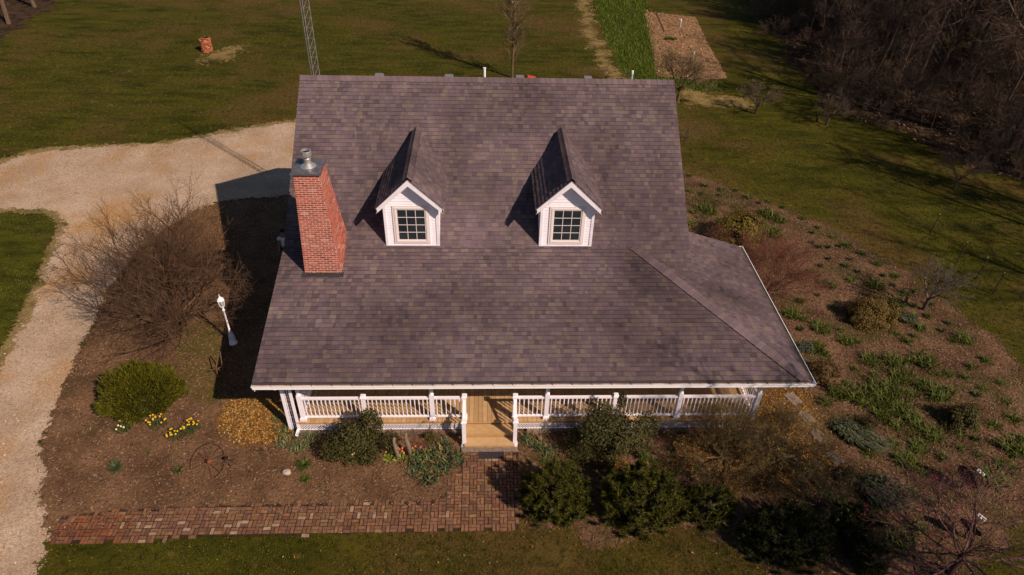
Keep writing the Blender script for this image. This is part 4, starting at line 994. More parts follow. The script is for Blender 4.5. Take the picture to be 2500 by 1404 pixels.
twig_shrub(1915, 1125, 'arching bare shrub over the fallen leaves beside the stepping stones', 'forsythia_shrub', 36, 10, 0, [(10, 1.15, .022, 0, 5, .16), (8, .8, .009, .55, 4, .2), (8, .45, .005, .7, 3, .22), (4, .22, .003, .7, 2, .2)], .35, ((.11, .075, .045), (.17, .12, .07)), YB, 4200)
twig_shrub(1995, 1235, 'thin bare shrub between the dark pine and the lowest stepping stone', 'twig_shrub', 38, 7, 0, [(7, .9, .014, 0, 4, .16), (6, .6, .006, .6, 3, .2), (6, .32, .004, .6, 2, .2)], .6, ((.09, .05, .04), (.13, .08, .06)), ([(.06, .06, .012)], .02), 1200)
twig_shrub(655, 1120, 'small dry twiggy tuft right of the old wheel', 'twig_shrub', 39, 9, 0, [(9, .28, .006, 0, 3, .1), (5, .14, .004, .5, 2, .15)], .7, ((.22, .12, .07), (.28, .17, .1)))
twig_shrub(1048, 1095, 'thin bare rose canes beside the porch steps', 'rose_bush', 40, 4, 0, [(4, .75, .010, 0, 6, .12), (4, .42, .006, .7, 4, .25), (2, .2, .004, .6, 3, .3)], 1.0, ((.10, .045, .035), (.14, .06, .04)), ([(.12, .04, .025), (.08, .05, .02)], .02), 60)

# pink budded tree in the lower right corner
pk = bare_tree(52, [(8, 1.7, .034, 0, 5, .12), (8, 1.35, .013, .6, 5, .14), (6, .85, .0065, .6, 4, .16), (4, .45, .004, .6, 3, .15)], trunk=(.9, .07), start_dirs=dirs_ring(7, .35, .15, 4)+dirs_ring(3, .9, .2, 6),
               bark=((.10, .05, .045), (.20, .11, .10)), buds=([(.42, .03, .10), (.5, .05, .13), (.32, .02, .07)], .016), nbud=2200, up=.03, droop=.04, t0=.3)
q = g(2318, 1400); add_tree('pink_budded_tree', (q[0], q[1], 0), 'spreading tree with bare pinkish branches and magenta buds in the lower right corner', 'tree', pk)

# ---- small orchard trees
def orchard(px, py, H, seed, label, R=None, dense=.8, bark=((.075, .052, .04), (.13, .09, .07)), trunk=.55, buds=None, nb=0, up=.06, name='orchard_tree', el=.75):
    k = H/2.8
    p_ = bare_tree(seed, [(5, 1.05*k, .045*k, 0, 4, .14), (int(7*dense), .75*k, .018*k, .7, 4, .18), (int(7*dense), .42*k, .009*k, .7, 3, .2), (4, .22*k, .005*k, .7, 2, .2)], trunk=(trunk*k, .065*k),
                   start_dirs=dirs_ring(4, el, .2, seed)+dirs_ring(1, 1.4, .1, seed+1), bark=bark, buds=buds, nbud=nb, up=up)
    q = g(px, py); return add_tree(name, (q[0], q[1], 0), label, 'tree', p_)
orchard(1845, 278, 2.7, 61, 'small bare orchard tree on the straw patch below the tilled plot', 1, 1.2, buds=([(.12, .12, .03)], .03), nb=400)
orchard(2018, 305, 2.9, 62, 'small bare orchard tree at the edge of the dark woods', 1, 1.1)
orchard(1672, 347, 1.7, 63, 'tiny bare sapling beside the right edge of the roof', 1, .7)
orchard(2330, 460, 2.7, 64, 'small bare orchard tree alone on the far right lawn', 1, 1.3, bark=((.12, .08, .05), (.17, .12, .07)))
orchard(2254, 757, 3.0, 65, 'bare orchard tree with grey branches at the edge of the mulch bed', 1, 1.1, bark=((.08, .06, .05), (.14, .11, .095)), trunk=.6)
orchard(1654, 250, 4.3, 66, 'bare tree standing behind the right corner of the roof', 1, 1.3, bark=((.12, .08, .045), (.17, .12, .07)), buds=([(.1, .1, .02)], .03), nb=500, el=.85)
orchard(1479, 196, 1.2, 67, 'tiny bare sapling behind the ridge near the worn track', 1, .7)
bl = bare_tree(70, [(1, 8.2, .10, 0, 9, .035), (34, 1.7, .03, .6, 4, .12), (9, .8, .013, .5, 3, .15), (5, .4, .009, .5, 2, .15)], bark=((.12, .08, .05), (.18, .125, .075)), up=.14, t0=.10)
T, Cm, B = bl; rr = random.Random(5)
for i in range(420):
    z = 5.0+rr.random()*3.2; a = rr.uniform(0, 6.28); R_ = rr.uniform(.1, 1.0); p = Vector((math.cos(a)*R_*.75, math.sin(a)*R_*.75, z)); s = .05
    B.face([p+Vector((rr.gauss(0, s), rr.gauss(0, s), rr.gauss(0, s))) for _ in range(3)], rr.choice([(.5, .45, .42), (.42, .36, .34), (.3, .3, .2)]))
q = g(1250, 190); add_tree('flowering_tree', (q[0], q[1], 0), 'tall slender tree with pale blossom at its top behind the roof ridge', 'tree', (T, Cm, B))

# ---- woods
WB = ((.085, .055, .042), (.15, .10, .075))
woods = []
for sd_, (H, rr_) in zip((81, 82, 83, 84, 85), ((15, .2), (13, .15), (16, .24), (11, .12), (14, .17))):
    p_ = bare_tree(sd_, [(1, H, rr_, 0, 9, .05), (17, H*.27, rr_*.32, .75, 4, .16), (7, H*.13, .03, .7, 3, .2), (6, H*.075, .016, .7, 3, .22), (3, H*.035, .011, .7, 2, .2)], bark=WB, up=.12, t0=.3)
    # low branches too
    woods.append((p_[0].mesh('wood_trunk', M_bark), p_[1].mesh('wood_crown', M_bark)))
WOODP = REG['woodland_floor']; WL = REG['woodland_edge_floor']
r5 = random.Random(12); pts = []
def try_pt(P, x0, x1, y0, y1, dmin, dd=.8):
    for _ in range(60):
        x = r5.uniform(x0, x1); y = r5.uniform(y0, y1)
        if float(signed(P, np.array([x]), np.array([y]))[0]) > dd and all((x-a)**2+(y-b)**2 > dmin**2 for a, b in pts): pts.append((x, y)); return (x, y)
    return None
lblW = 'bare brown tree crowded among others in the dark woods at the upper right'
def put_wood(x, y, sc, label, group):
    k = r5.randrange(5); t = empty('woodland_tree', (x, y, 0), label, 'tree', group); t.rotation_euler.z = r5.uniform(0, 6.28); t.scale = (sc, sc, sc*r5.uniform(.9, 1.1))
    a = bpy.data.objects.new('trunk', woods[k][0]); b = bpy.data.objects.new('crown', woods[k][1])
    for o in (a, b): COL.objects.link(o); o.parent = t
def seen(x, y, z=0):
    v = np.array([x, y, z])-CP; zz = v@FW
    if zz <= 0: return False
    px = 1250+CAM['f']*(v@RT)/zz; py = 702-CAM['f']*(v@UP)/zz
    return -60 < px < 2560 and -60 < py < 1460
ow = empty('woodland_tree', (g(2472, 365)[0], g(2472, 365)[1], 0), 'thick dark trunked tree at the right edge of the picture', 'tree')
for nm, k in (('trunk', 0), ('crown', 1)):
    o = bpy.data.objects.new(nm, woods[2][k]); COL.objects.link(o); o.parent = ow
ow.scale = (1.3, 1.3, .9)
for i in range(185):
    p = try_pt(WOODP, 20, 60, 12, 60, 1.7, .3)
    if p:
        dd_ = float(signed(WOODP, np.array([p[0]]), np.array([p[1]]))[0]); put_wood(p[0], p[1], min(1.1, .26+dd_*.055)*r5.uniform(.75, 1.15), lblW, 'bare trees of the woods at the upper right')
for i in range(12):
    p = try_pt(WL, -52, -34, 40, 62, 2.0, .5)
    if p: put_wood(p[0], p[1], r5.uniform(.7, .95), 'bare grey tree in the woodland corner at the upper left', 'bare trees of the upper left corner')
# undergrowth (uncountable brush)
ub = bare_tree(90, [(14, 1.0, .012, 0, 4, .2), (7, .7, .007, .6, 3, .25), (5, .4, .006, .7, 2, .25)], trunk=(.02, .02), start_dirs=dirs_ring(10, .7, .4, 9), bark=((.11, .07, .05), (.17, .115, .08)), up=.05)
src = ub[1]; SV = np.array(src.v); 
def brush(name, P, n, label, x0, x1, y0, y1, zs=(.8, 2.2)):
    V = []; F = []; C_ = []; F0 = np.array([f for f in src.f if len(f) == 4]); C0 = np.array([c for f, c in zip(src.f, src.c) if len(f) == 4]); off = 0
    for i in range(n):
        for _ in range(30):
            x, y = r5.uniform(x0, x1), r5.uniform(y0, y1); dd = float(signed(P, np.array([x]), np.array([y]))[0])
            if dd > -.2: break
        else: continue
        s = r5.uniform(*zs)*(.6 if dd < 2 else 1); a = r5.uniform(0, 6.28); c, sn = math.cos(a), math.sin(a)
        W = SV*s; X = W[:, 0]*c-W[:, 1]*sn+x; Y = W[:, 0]*sn+W[:, 1]*c+y
        V.append(np.stack([X, Y, W[:, 2]], 1)); F.append(F0+off); off += len(SV); C_.append(C0*r5.uniform(.7, 1.3))
    me = np_mesh(name, np.vstack(V), np.vstack(F), np.vstack(C_), M_bark); o = bpy.data.objects.new(name, me); COL.objects.link(o); tag(o, label, 'undergrowth', kind='stuff')
brush('undergrowth', WOODP, 420, 'tangled bare undergrowth covering the floor of the dark woods', 20, 60, 14, 60)
brush('undergrowth', WL, 60, 'dry brush under the trees of the upper left corner', -56, -33, 40, 64)
tag(litter('woodland_leaves', WOODP, 10, (.12, .3), (.08, .2), [(.12, .075, .045), (.08, .05, .03), (.17, .11, .06), (.05, .03, .02)], .02, .6, 1.0, keep=lambda X, Y: (X < 58) & (Y < 58)), kind='stuff', label='brown leaf litter on the woodland floor', cat='fallen leaves')
# unseen trees added beyond the right edge to darken the right lawn and corner

for (x, y, sc_) in ((17.2, -8.2, .85), (15.8, -10.3, .85), (36, 5, 1.1), (39, 9, 1.15), (33, 9, .9), (40, 1, 1.15), (36, -3, 1.0), (41, 13, 1.15), (44, 5, 1.2), (32, 14.5, .6)):
    put_wood(x, y, sc_, 'unseen bare tree added beyond the right edge to shade the right side', 'unseen trees added beyond the right edge for shade')
# ------------------------------------------------------------------ leafy clumps of the beds
def clump_mesh(seed, n, L, W, pal, arch=.9, stiff=.5, name='leaves', sp=.175):
    r = random.Random(seed); m = MB()
    for i in range(n):
        a = r.uniform(0, 6.283); e = r.uniform(.35, 1.35); l = L*r.uniform(.6, 1.25); w = W*r.uniform(.7, 1.2); c = r.choice(pal); k = r.uniform(.8, 1.2); c = tuple(v*k for v in c)
        ab = r.uniform(0, 6.283); rb_ = sp*L*math.sqrt(r.random()); b = Vector((math.cos(ab)*rb_, math.sin(ab)*rb_, 0)); h = Vector((math.cos(a), math.sin(a), 0)); s = Vector((-math.sin(a), math.cos(a), 0))
        pts_ = []; p = b; el = e
        for j in range(4): pts_.append(p); p = p+(h*math.cos(el)+Vector((0, 0, math.sin(el))))*(l/3); el -= arch*r.uniform(.5, 1.1)*(1-stiff)
        ws = (w*.7, w, w*.8, w*.1)
        for j in range(3):
            A, Bq = pts_[j], pts_[j+1]; A = Vector((A.x, A.y, max(A.z, .01))); Bq = Vector((Bq.x, Bq.y, max(Bq.z, .01)))
            m.face([A-s*ws[j]/2, A+s*ws[j]/2, Bq+s*ws[j+1]/2, Bq-s*ws[j+1]/2], c)
    return m.mesh(name, M_leaf)
LP = [(.055, .075, .007), (.078, .098, .010), (.04, .055, .006), (.11, .115, .015), (.045, .062, .008)]
LPd = [(.024, .038, .008), (.036, .05, .010), (.018, .028, .007)]
LPy = [(.11, .13, .015), (.085, .12, .012), (.14, .15, .02)]
small = [clump_mesh(100+i, 60, .19, .022, LP, sp=.6) for i in range(4)]
smalld = [clump_mesh(110+i, 60, .15, .022, LPd, name='leaves') for i in range(3)]
big = [clump_mesh(120+i, 150, .30, .026, LP, sp=.9) for i in range(3)]
irism = [clump_mesh(130+i, 46, .26, .034, [(.10, .14, .06), (.075, .11, .045), (.13, .16, .06), (.055, .08, .035), (.22, .19, .09)], .6, .6, sp=.9) for i in range(3)]
clb = []   # (px, py, size, kind)
S = 's'; Bg = 'b'; Dd = 'd'
CL = [(1682, 431, S), (1721, 455, S), (1712, 473, S), (1761, 466, S), (1757, 478, S), (1796, 466, S), (1825, 484, S), (1853, 497, Dd), (1875, 495, S), (1910, 508, Dd), (1684, 469, S), (1717, 510, Bg), (1735, 520, Bg), (1690, 520, S), (1685, 548, S),
      (1880, 528, Bg), (1905, 540, Bg), (1862, 520, S), (1888, 572, Bg), (1870, 590, S), (1959, 535, S), (1996, 557, S), (1981, 570, Dd), (2033, 582, S), (1981, 594, Dd), (1999, 605, Dd), (2022, 606, Dd), (2047, 603, Dd), (2068, 601, S),
      (2022, 634, Dd), (2001, 651, Dd), (2074, 635, Dd), (2063, 651, Dd), (2093, 665, Dd), (1985, 665, S), (2004, 690, S), (2029, 701, S), (2075, 687, S), (1995, 722, Dd), (1956, 738, S), (2033, 751, S), (1933, 770, Bg), (1958, 781, S),
      (1953, 806, Dd), (2002, 804, Bg), (2068, 788, Dd), (2050, 808, S), (2066, 835, Bg), (2091, 836, S), (1995, 851, Bg), (2018, 868, S), (2104, 623, S), (2142, 647, S), (2185, 677, S), (2154, 675, Dd), (2137, 699, Bg), (2180, 698, Dd),
      (2209, 720, S), (2234, 714, S), (2226, 749, Dd), (2271, 745, S), (2264, 775, S), (2229, 777, S), (2243, 803, S), (2185, 817, S), (2231, 822, S), (2213, 835, S), (2314, 791, Dd), (2298, 810, Dd), (2352, 832, Bg), (2326, 834, S),
      (2185, 743, Bg), (2125, 882, Bg), (2179, 886, Bg), (2217, 886, S), (2256, 886, Bg), (2407, 882, S), (2088, 903, S), (2133, 918, S), (2198, 925, Bg), (2290, 916, S), (2316, 916, S), (2353, 923, S), (2445, 938, S), (2372, 899, S),
      (2398, 950, S), (2318, 957, S), (2381, 966, Dd), (2458, 983, S), (2256, 946, Bg), (2286, 968, Bg), (2136, 955, Bg), (2166, 985, Bg), (2204, 1006, Bg), (2153, 1012, Bg), (2187, 1041, S), (2228, 1030, Bg), (2308, 1041, S), (2338, 1062, S),
      (2273, 1064, Bg), (2239, 1095, Bg), (2381, 1075, Dd), (2428, 1041, S), (2473, 1026, S), (2493, 1075, S), (2430, 1084, S), (2475, 1101, Bg), (2389, 1112, S), (2346, 1099, S), (2456, 1146, Bg), (2420, 1172, Bg), (2209, 1128, Bg),
      (2256, 1158, S), (2015, 985, S), (2048, 962, Bg), (2070, 940, S), (2120, 1110, S), (2180, 1085, S), (2140, 1240, S), (2230, 1210, S), (2060, 1240, Bg), (2270, 1230, S), (2195, 1330, Bg), (2240, 1290, S), (2100, 975, Bg), (2180, 955, Bg),
      (2225, 965, S), (2020, 1210, S), (1990, 1180, Dd), (2300, 1120, S), (1640, 1100, Dd), (1600, 1130, S), (1735, 1180, S), (1330, 1130, S)]
LM = [((1800, 560), 'the golden cypress'), ((1870, 650), 'the reddish twiggy shrub'), ((2122, 755), 'the rounded golden shrub'), ((2254, 757), 'the grey branched orchard tree'), ((2005, 905), 'the rusty brown shrub'),
      ((2340, 1010), 'the dark dwarf cypress'), ((2112, 1030), 'the small dark dwarf spruce'), ((2000, 1065), 'the stepping stones'), ((2345, 1170), 'the black satellite dish'), ((1983, 940), 'the front porch roof corner'),
      ((1803, 602), 'the back end of the side gutter'), ((1690, 480), 'the right edge of the main roof'), ((1480, 1050), 'the large holly'), ((1905, 1300), 'the very dark pine'), ((2318, 1330), 'the pink budded tree'),
      ((2450, 860), 'the far right lawn edge'), ((2060, 560), 'the upper lawn edge'), ((2140, 1190), 'the lower grey grass clump')]
seenlab = {}
def clump_label(px, py, k):
    ds_ = sorted(((px-x)**2+(py-y)**2, x, y, n) for (x, y), n in LM); _, x, y, n = ds_[0]; dx, dy = px-x, py-y
    rel = ('right of' if dx > 0 else 'left of') if abs(dx) > abs(dy) else ('below' if dy > 0 else 'above')
    far = '' if ds_[0][0] < 3600 else 'some way '
    ad = {S: 'small green clump', Bg: 'bushy green clump', Dd: 'tight dark tuft'}[k]
    l = f'{ad} {rel} {n}'
    if l in seenlab:
        seenlab[l] += 1; return l
    seenlab[l] = 1; return l
labs = {}
rows = []
for px, py, k in CL: rows.append((px, py, k, clump_label(px, py, k)))
byl = {}
for r_ in rows: byl.setdefault(r_[3], []).append(r_)
ordn = ['topmost', 'second from the top', 'third from the top', 'fourth from the top', 'fifth from the top', 'lowest', 'seventh from the top', 'eighth from the top', 'ninth from the top']
ordn[5] = 'sixth from the top'
for l, L_ in byl.items():
    L_.sort(key=lambda r_: r_[1])
    for i, (px, py, k, _) in enumerate(L_):
        nl = l if len(L_) == 1 else l+', '+(ordn[i] if i < len(L_)-1 else 'lowest')
        me = rng.choice({S: small, Bg: big, Dd: smalld}[k]); q = g(px, py); o = bpy.data.objects.new('perennial_clump', me); COL.objects.link(o)
        s = rng.uniform(.95, 1.45); o.location = (q[0], q[1], .01); o.rotation_euler = (0, 0, rng.uniform(0, 6.28)); o.scale = (s, s, s*rng.uniform(.85, 1.15)); tag(o, nl, 'perennial', 'green clumps planted over the right bed')

# iris clumps by the porch
IR = [((684, 1018), 'iris clump nearest the left porch corner, beside the leaves'), ((694, 1052), 'iris clump between the leaf drift and the left downspout'), ((690, 1078), 'iris clump at the lower right edge of the orange leaves'), ((728, 1062), 'iris clump directly below the left porch corner'),
      ((752, 1056), 'iris clump hard against the lattice left of the holly'), ((722, 1092), 'lowest iris clump left of the holly, above the green tuft'), ((748, 1086), 'iris clump touching the left side of the holly'), ((775, 1055), 'iris clump half hidden behind the left holly')]
for (px, py), lab in IR:
    o = bpy.data.objects.new('iris_clump', rng.choice(irism)); COL.objects.link(o); q = g(px, py+6); o.location = (q[0], q[1], .01); o.rotation_euler.z = rng.uniform(0, 6); o.scale = (.9, .9, .85); tag(o, lab, 'iris', 'iris clumps at the left porch corner')
yuc = [clump_mesh(140+i, 85, .27, .052, [(.065, .09, .04), (.05, .07, .032), (.09, .115, .045), (.035, .05, .02), (.2, .13, .05)], .7, .45, sp=1.1) for i in range(3)]
YU = [((1085, 1088), 'broad leaved clump touching the left newel of the steps'), ((1105, 1120), 'broad leaved clump at the edge of the brick path'), ((1060, 1112), 'broad leaved clump in the middle of the group left of the steps'), ((1030, 1118), 'leftmost broad leaved clump of the group left of the steps'),
      ((1022, 1145), 'broad leaved clump at the lower left of the group by the steps'), ((1048, 1162), 'lowest broad leaved clump left of the brick path'), ((1076, 1140), 'broad leaved clump just above the lowest one of its group'),
      ((1290, 1068), 'strap leaved clump right beside the right newel of the steps'), ((1318, 1085), 'strap leaved clump between the steps and the large holly'), ((1342, 1100), 'strap leaved clump at the left foot of the large holly')]
for (px, py), lab in YU:
    o = bpy.data.objects.new('hosta_clump', rng.choice(yuc)); COL.objects.link(o); q = g(px, py+6); o.location = (q[0], q[1], .01); o.rotation_euler.z = rng.uniform(0, 6); s = .95 if px < 1200 else .75; o.scale = (s, s, s); tag(o, lab, 'perennial', 'broad leaved clumps beside the steps')
# green tufts, left bed
def tuft(px, py, R, n, L, W, pal, label, name='grass_tuft'):
    o = bpy.data.objects.new(name, clump_mesh(int(px), n, L, W, pal, .8, .5)); COL.objects.link(o); q = g(px, py); o.location = (q[0], q[1], .01); return tag(o, label, 'plant')
tuft(285, 1145, .2, 150, .26, .018, [(.06, .085, .03), (.045, .07, .03), (.08, .10, .04)], 'round blue green tuft left of the old wheel')
tuft(743, 1138, .2, 150, .27, .02, [(.05, .075, .01), (.07, .1, .012)], 'bright green tuft above the pale rock')
tuft(746, 1172, .2, 120, .17, .02, [(.07, .11, .008), (.05, .08, .008)], 'low mossy green tuft right of the pale rock')
tuft(362, 1107, .1, 30, .12, .02, LP, 'faint green sprig below the yellow daffodils')
tuft(437, 1150, .2, 60, .22, .02, [(.07, .07, .02), (.06, .08, .02)], 'thin green weed beside the left rim of the old wheel')
# grey ornamental grasses
def grass_clump(px, py, R, n, L, label, pal, rot=0.0):
    r = random.Random(int(px)); m = MB()
    for i in range(n):
        a = r.uniform(0, 6.283); e = math.sqrt(r.random()); x = math.cos(a)*R[0]*e; y = math.sin(a)*R[1]*e; c, s_ = math.cos(rot), math.sin(rot); x, y = x*c-y*s_, x*s_+y*c
        h = Vector((x*.6+.3, y*.6-.25, 0))+Vector((r.gauss(0, .15), r.gauss(0, .15), 0)); l = L*r.uniform(.6, 1.2); s = Vector((-h.y, h.x, 0)).normalized()*.012; b = Vector((x, y, 0)); col = r.choice(pal)
        m1 = b+h*l*.6+Vector((0, 0, l*.6)); t_ = b+h*l*1.5+Vector((0, 0, l*.55))
        m.face([b-s, b+s, m1+s, m1-s], col); m.face([m1-s, m1+s, t_], col)
    q = g(px, py); o = m.build('ornamental_grass', M_leaf, loc=(q[0], q[1], 0)); tag(o, label, 'grass clump')
GG = [(.07, .085, .045), (.05, .062, .03), (.10, .11, .065), (.035, .045, .02), (.13, .125, .075)]
grass_clump(2080, 1065, (.72, .34), 1300, .4, 'crescent of grey green grass right of the stepping stones', GG, -.75)
grass_clump(2145, 1205, (.55, .5), 1100, .38, 'round grey green grass clump left of the pink budded tree', GG, 0)
grass_clump(2195, 775, (.5, .28), 420, .3, 'pale grey grass clump between the golden shrub and orchard tree', GG, -.8)

# daffodils
def daffodils(px, py, n, lab, fc, R=.26):
    r = random.Random(int(px*3)); q = g(px, py); t = empty('daffodil_clump', (q[0], q[1], 0), lab, 'flowers', 'daffodils beside the juniper')
    m = MB(); f = MB()
    for i in range(110):
        a = r.uniform(0, 6.28); e = math.sqrt(r.random())*R; b = Vector((math.cos(a)*e, math.sin(a)*e*.8, 0)); l = r.uniform(.18, .3); d = Vector((r.gauss(0, .25)+b.x, r.gauss(0, .25)+b.y, 1)).normalized(); s = Vector((r.gauss(0, 1), r.gauss(0, 1), 0)).normalized()*.009
        m.face([b-s, b+s, b+d*l+s*.3, b+d*l-s*.3], r.choice([(.06, .09, .035), (.045, .07, .03), (.08, .11, .04)]))
    for i in range(n):
        a = r.uniform(0, 6.28); e = math.sqrt(r.random())*R*1.15; b = Vector((math.cos(a)*e, math.sin(a)*e*.85, 0)); z = r.uniform(.24, .34); s = Vector((.004, 0, 0)); m.face([b-s, b+s, b+s+Vector((0, 0, z)), b-s+Vector((0, 0, z))], (.07, .1, .03))
        c = b+Vector((0, 0, z)); face = Vector((.5+r.gauss(0, .3), -.6+r.gauss(0, .3), .7)).normalized(); x = face.cross(Vector((0, 0, 1))).normalized(); y = x.cross(face)
        for k in range(6):
            a0 = k*math.pi/3; p0 = x*math.cos(a0)+y*math.sin(a0); p1 = x*math.cos(a0+.5)+y*math.sin(a0+.5); p2 = x*math.cos(a0-.5)+y*math.sin(a0-.5)
            f.face([c, c+p2*.022, c+p0*.034, c+p1*.018], fc[0])
        ring_ = [c+face*.025+(x*math.cos(k*1.047)+y*math.sin(k*1.047))*.017 for k in range(6)]; rb = [c+(x*math.cos(k*1.047)+y*math.sin(k*1.047))*.011 for k in range(6)]
        for k in range(6): f.face([rb[k], rb[(k+1) % 6], ring_[(k+1) % 6], ring_[k]], fc[1])
    m.build('leaves', M_leaf).parent = t; f.build('flowers', M_leaf).parent = t
YL = ((.70, .48, .01), (.72, .38, .01)); WH = ((.85, .75, .45), (.75, .55, .2))
daffodils(302, 1050, 8, 'leftmost daffodil clump, with pale cream flowers', WH, .24)
daffodils(386, 1040, 16, 'yellow daffodil clump just below the juniper bush', YL)
daffodils(433, 1066, 13, 'lowest yellow daffodil clump, between its two neighbours', YL)
daffodils(468, 1050, 15, 'rightmost yellow daffodil clump', YL)
daffodils(868, 1120, 4, 'small pale yellow daffodil clump at the foot of the left holly', ((.8, .7, .25), (.7, .5, .1)), .2)
# primrose like plants with coral flowers around the driftwood
t = empty('coral_tulips', (g(985, 1122)[0], g(985, 1122)[1], 0), 'coral red tulips with lime green leaves around the driftwood posts', 'flowers'); m = MB(); f = MB(); r = random.Random(8)
for i in range(60):
    a = r.uniform(0, 6.28); b = Vector((r.uniform(-.55, .75), r.uniform(-.1, .12)+(.15 if r.random() < .3 else 0), 0)); l = r.uniform(.12, .22); h = Vector((math.cos(a), math.sin(a), 0)); s = Vector((-h.y, h.x, 0))*.04
    m.face([b, b+h*l*.5+s+Vector((0, 0, l*.5)), b+h*l+Vector((0, 0, l*.5)), b+h*l*.5-s+Vector((0, 0, l*.5))], r.choice([(.14, .2, .012), (.2, .26, .02), (.1, .15, .01)]))
for i in range(13):
    b = Vector((r.uniform(-.55, .6), r.uniform(.0, .3), 0)); z = r.uniform(.2, .32); f.lathe((b.x, b.y, z), [(.012, 0), (.03, .02), (.032, .05), (.02, .07)], 7, r.choice([(.7, .12, .07), (.75, .2, .12)])); m.tube([b, b+Vector((0, 0, z))], .004, 3, (.07, .1, .02), False)
m.build('leaves', M_leaf).parent = t; f.build('flowers', M_leaf).parent = t

# ------------------------------------------------------------------ objects
M_rust = mat('rusty_iron', (.13, .06, .038), rough=.85, noise=[(20, .6, 1.5)], bump=(60, .4, .004))
M_black = mat('black_iron', (.02, .017, .016), rough=.6)
# lamp post
q = g(570, 838); lp = empty('lamp_post', (q[0], q[1], 0), 'white garden lamp post with glass lantern standing in the shade of the house', 'lamp post')
m = MB(); m.lathe((0, 0, 0), [(.15, 0), (.15, .05), (.125, .08), (.11, .3), (.08, .5), (.05, .56), (.05, .6), (.034, .62), (.030, 1.5), (.05, 1.52), (.05, 1.56), (.035, 1.6), (.035, 1.66), (.06, 1.7)], 12); smooth(m.build('post', M_white)).parent = lp
m = MB(); m.lathe((0, 0, 1.70), [(.07, 0), (.075, .02)], 6)
for k in range(6):
    a = k*math.pi/3; m.tube([(.07*math.cos(a), .07*math.sin(a), 1.71), (.105*math.cos(a), .105*math.sin(a), 1.86), (.11*math.cos(a), .11*math.sin(a), 1.97)], .010, 4)
m.lathe((0, 0, 1.97), [(.13, 0), (.135, .02), (.09, .08), (.035, .13), (.03, .15), (.02, .16), (.012, .2), (.018, .21), (.004, .26)], 6); o = m.build('lantern_frame', M_white); o.parent = lp
m = MB(); m.lathe((0, 0, 1.72), [(.055, 0), (.09, .13), (.095, .24)], 6); m.build('lantern_glass', mat('lamp_glass', (.3, .33, .36), rough=.15, spec=.6)).parent = lp

# brick wellhead on the far lawn
q = g(503, 128); wp = empty('brick_well', (q[0], q[1]+.3, 0), 'round orange brick stack standing alone on the far left lawn', 'brick well'); m = MB(); r = random.Random(3)
for k in range(9):
    for i in range(11):
        a = (i+(k % 2)*.5)*2*math.pi/11; R_ = .33+r.uniform(-.015, .02); c = r.choice([(.42, .13, .055), (.5, .17, .07), (.35, .09, .05), (.5, .24, .12), (.25, .08, .06)]); cx, cy = R_*math.cos(a), R_*math.sin(a)
        m.box((cx-.05, cy-.09, k*.095+.004), (cx+.05, cy+.09, k*.095+.085), c, rot=a)
for i in range(7): a = r.uniform(0, 6.28); m.box((r.uniform(-.2, .1), r.uniform(-.2, .1), .86), (r.uniform(.15, .3), r.uniform(.15, .25), .94), (.45, .15, .08), rot=a)
m.build('bricks', mat('orange_brick', attr=True, rough=.9, noise=[(12, .7, 1.3)])).parent = wp
m = MB(); m.lathe((0, 0, 0), [(.29, 0), (.29, .84)], 14); m.build('core', mat('core_dark', (.07, .03, .02))).parent = wp
m = MB(); m.tube([(-.02, .05, .8), (-.03, .08, 1.1), (-.1, .12, 1.55)], .018, 5, (.1, .07, .05)); m.build('stick', M_bark).parent = wp

# antenna tower
q0 = (-7.02, 13.75); tw = empty('antenna_tower', (q0[0], q0[1], 0), 'slender grey lattice antenna tower rising behind the left end of the ridge', 'antenna tower')
M_galv = mat('galvanised_steel', (.30, .28, .29), rough=.5, metal=.5, noise=[(6, .8, 1.15)])
L3 = [(.19*math.cos(a), .19*math.sin(a)) for a in (.5, .5+2.094, .5+4.189)]; HT = 11.2
for x, y in L3: m = MB(); m.tube([(x, y, 0), (x, y, HT)], .018, 6); m.build('leg', M_galv).parent = tw
m = MB(); z = .1; i = 0
while z < HT-.4:
    for k in range(3): a, b = L3[k], L3[(k+1) % 3]; m.tube([(a[0], a[1], z), (b[0], b[1], z+.38)], .006, 3, cap=False); m.tube([(b[0], b[1], z), (a[0], a[1], z)], .006, 3, cap=False)
    z += .38
m.build('bracing', M_galv).parent = tw
m = MB(); m.tube([(0, 0, HT-.6), (0, 0, HT+1.4)], .02, 6); m.build('mast', M_galv).parent = tw
m = MB(); m.tube([(-.9, .9, HT+1.1), (.9, -.9, HT+1.1)], .014, 4)
for k in range(9): t_ = -.85+k*.21; w_ = .75-.05*k; m.tube([(t_-w_*.5, -t_-w_*.5, HT+1.1), (t_+w_*.5, -t_+w_*.5, HT+1.1)], .008, 3)
m.build('antenna', M_galv).parent = tw

# wagon wheel leaning in the bed
q = g(512, 1128, .2); ww = empty('wagon_wheel', (q[0], q[1], .21), 'old rusty iron wagon wheel lying tilted on the mulch', 'wheel')
ww.rotation_euler = (math.radians(16), math.radians(-14), .3)
m = MB(); R_ = .56; ps = [(R_*math.cos(a), R_*math.sin(a), 0) for a in np.linspace(0, 2*math.pi, 41)]; m.tube(ps, .010, 5, cap=False); m.build('rim', M_rust).parent = ww
for k in range(12): a = k*math.pi/6; m = MB(); m.tube([(.05*math.cos(a), .05*math.sin(a), .02), (R_*math.cos(a), R_*math.sin(a), 0)], .008, 4); m.build('spoke', M_rust).parent = ww
m = MB(); m.lathe((0, 0, -.04), [(.05, 0), (.06, .02), (.06, .09), (.035, .12)], 10); m.build('hub', mat('rusty_hub', (.22, .07, .035), rough=.9)).parent = ww
q = g(556, 1130); ps_ = empty('plant_stand', (q[0], q[1], 0), 'small black iron plant stand touching the right rim of the wheel', 'plant stand')
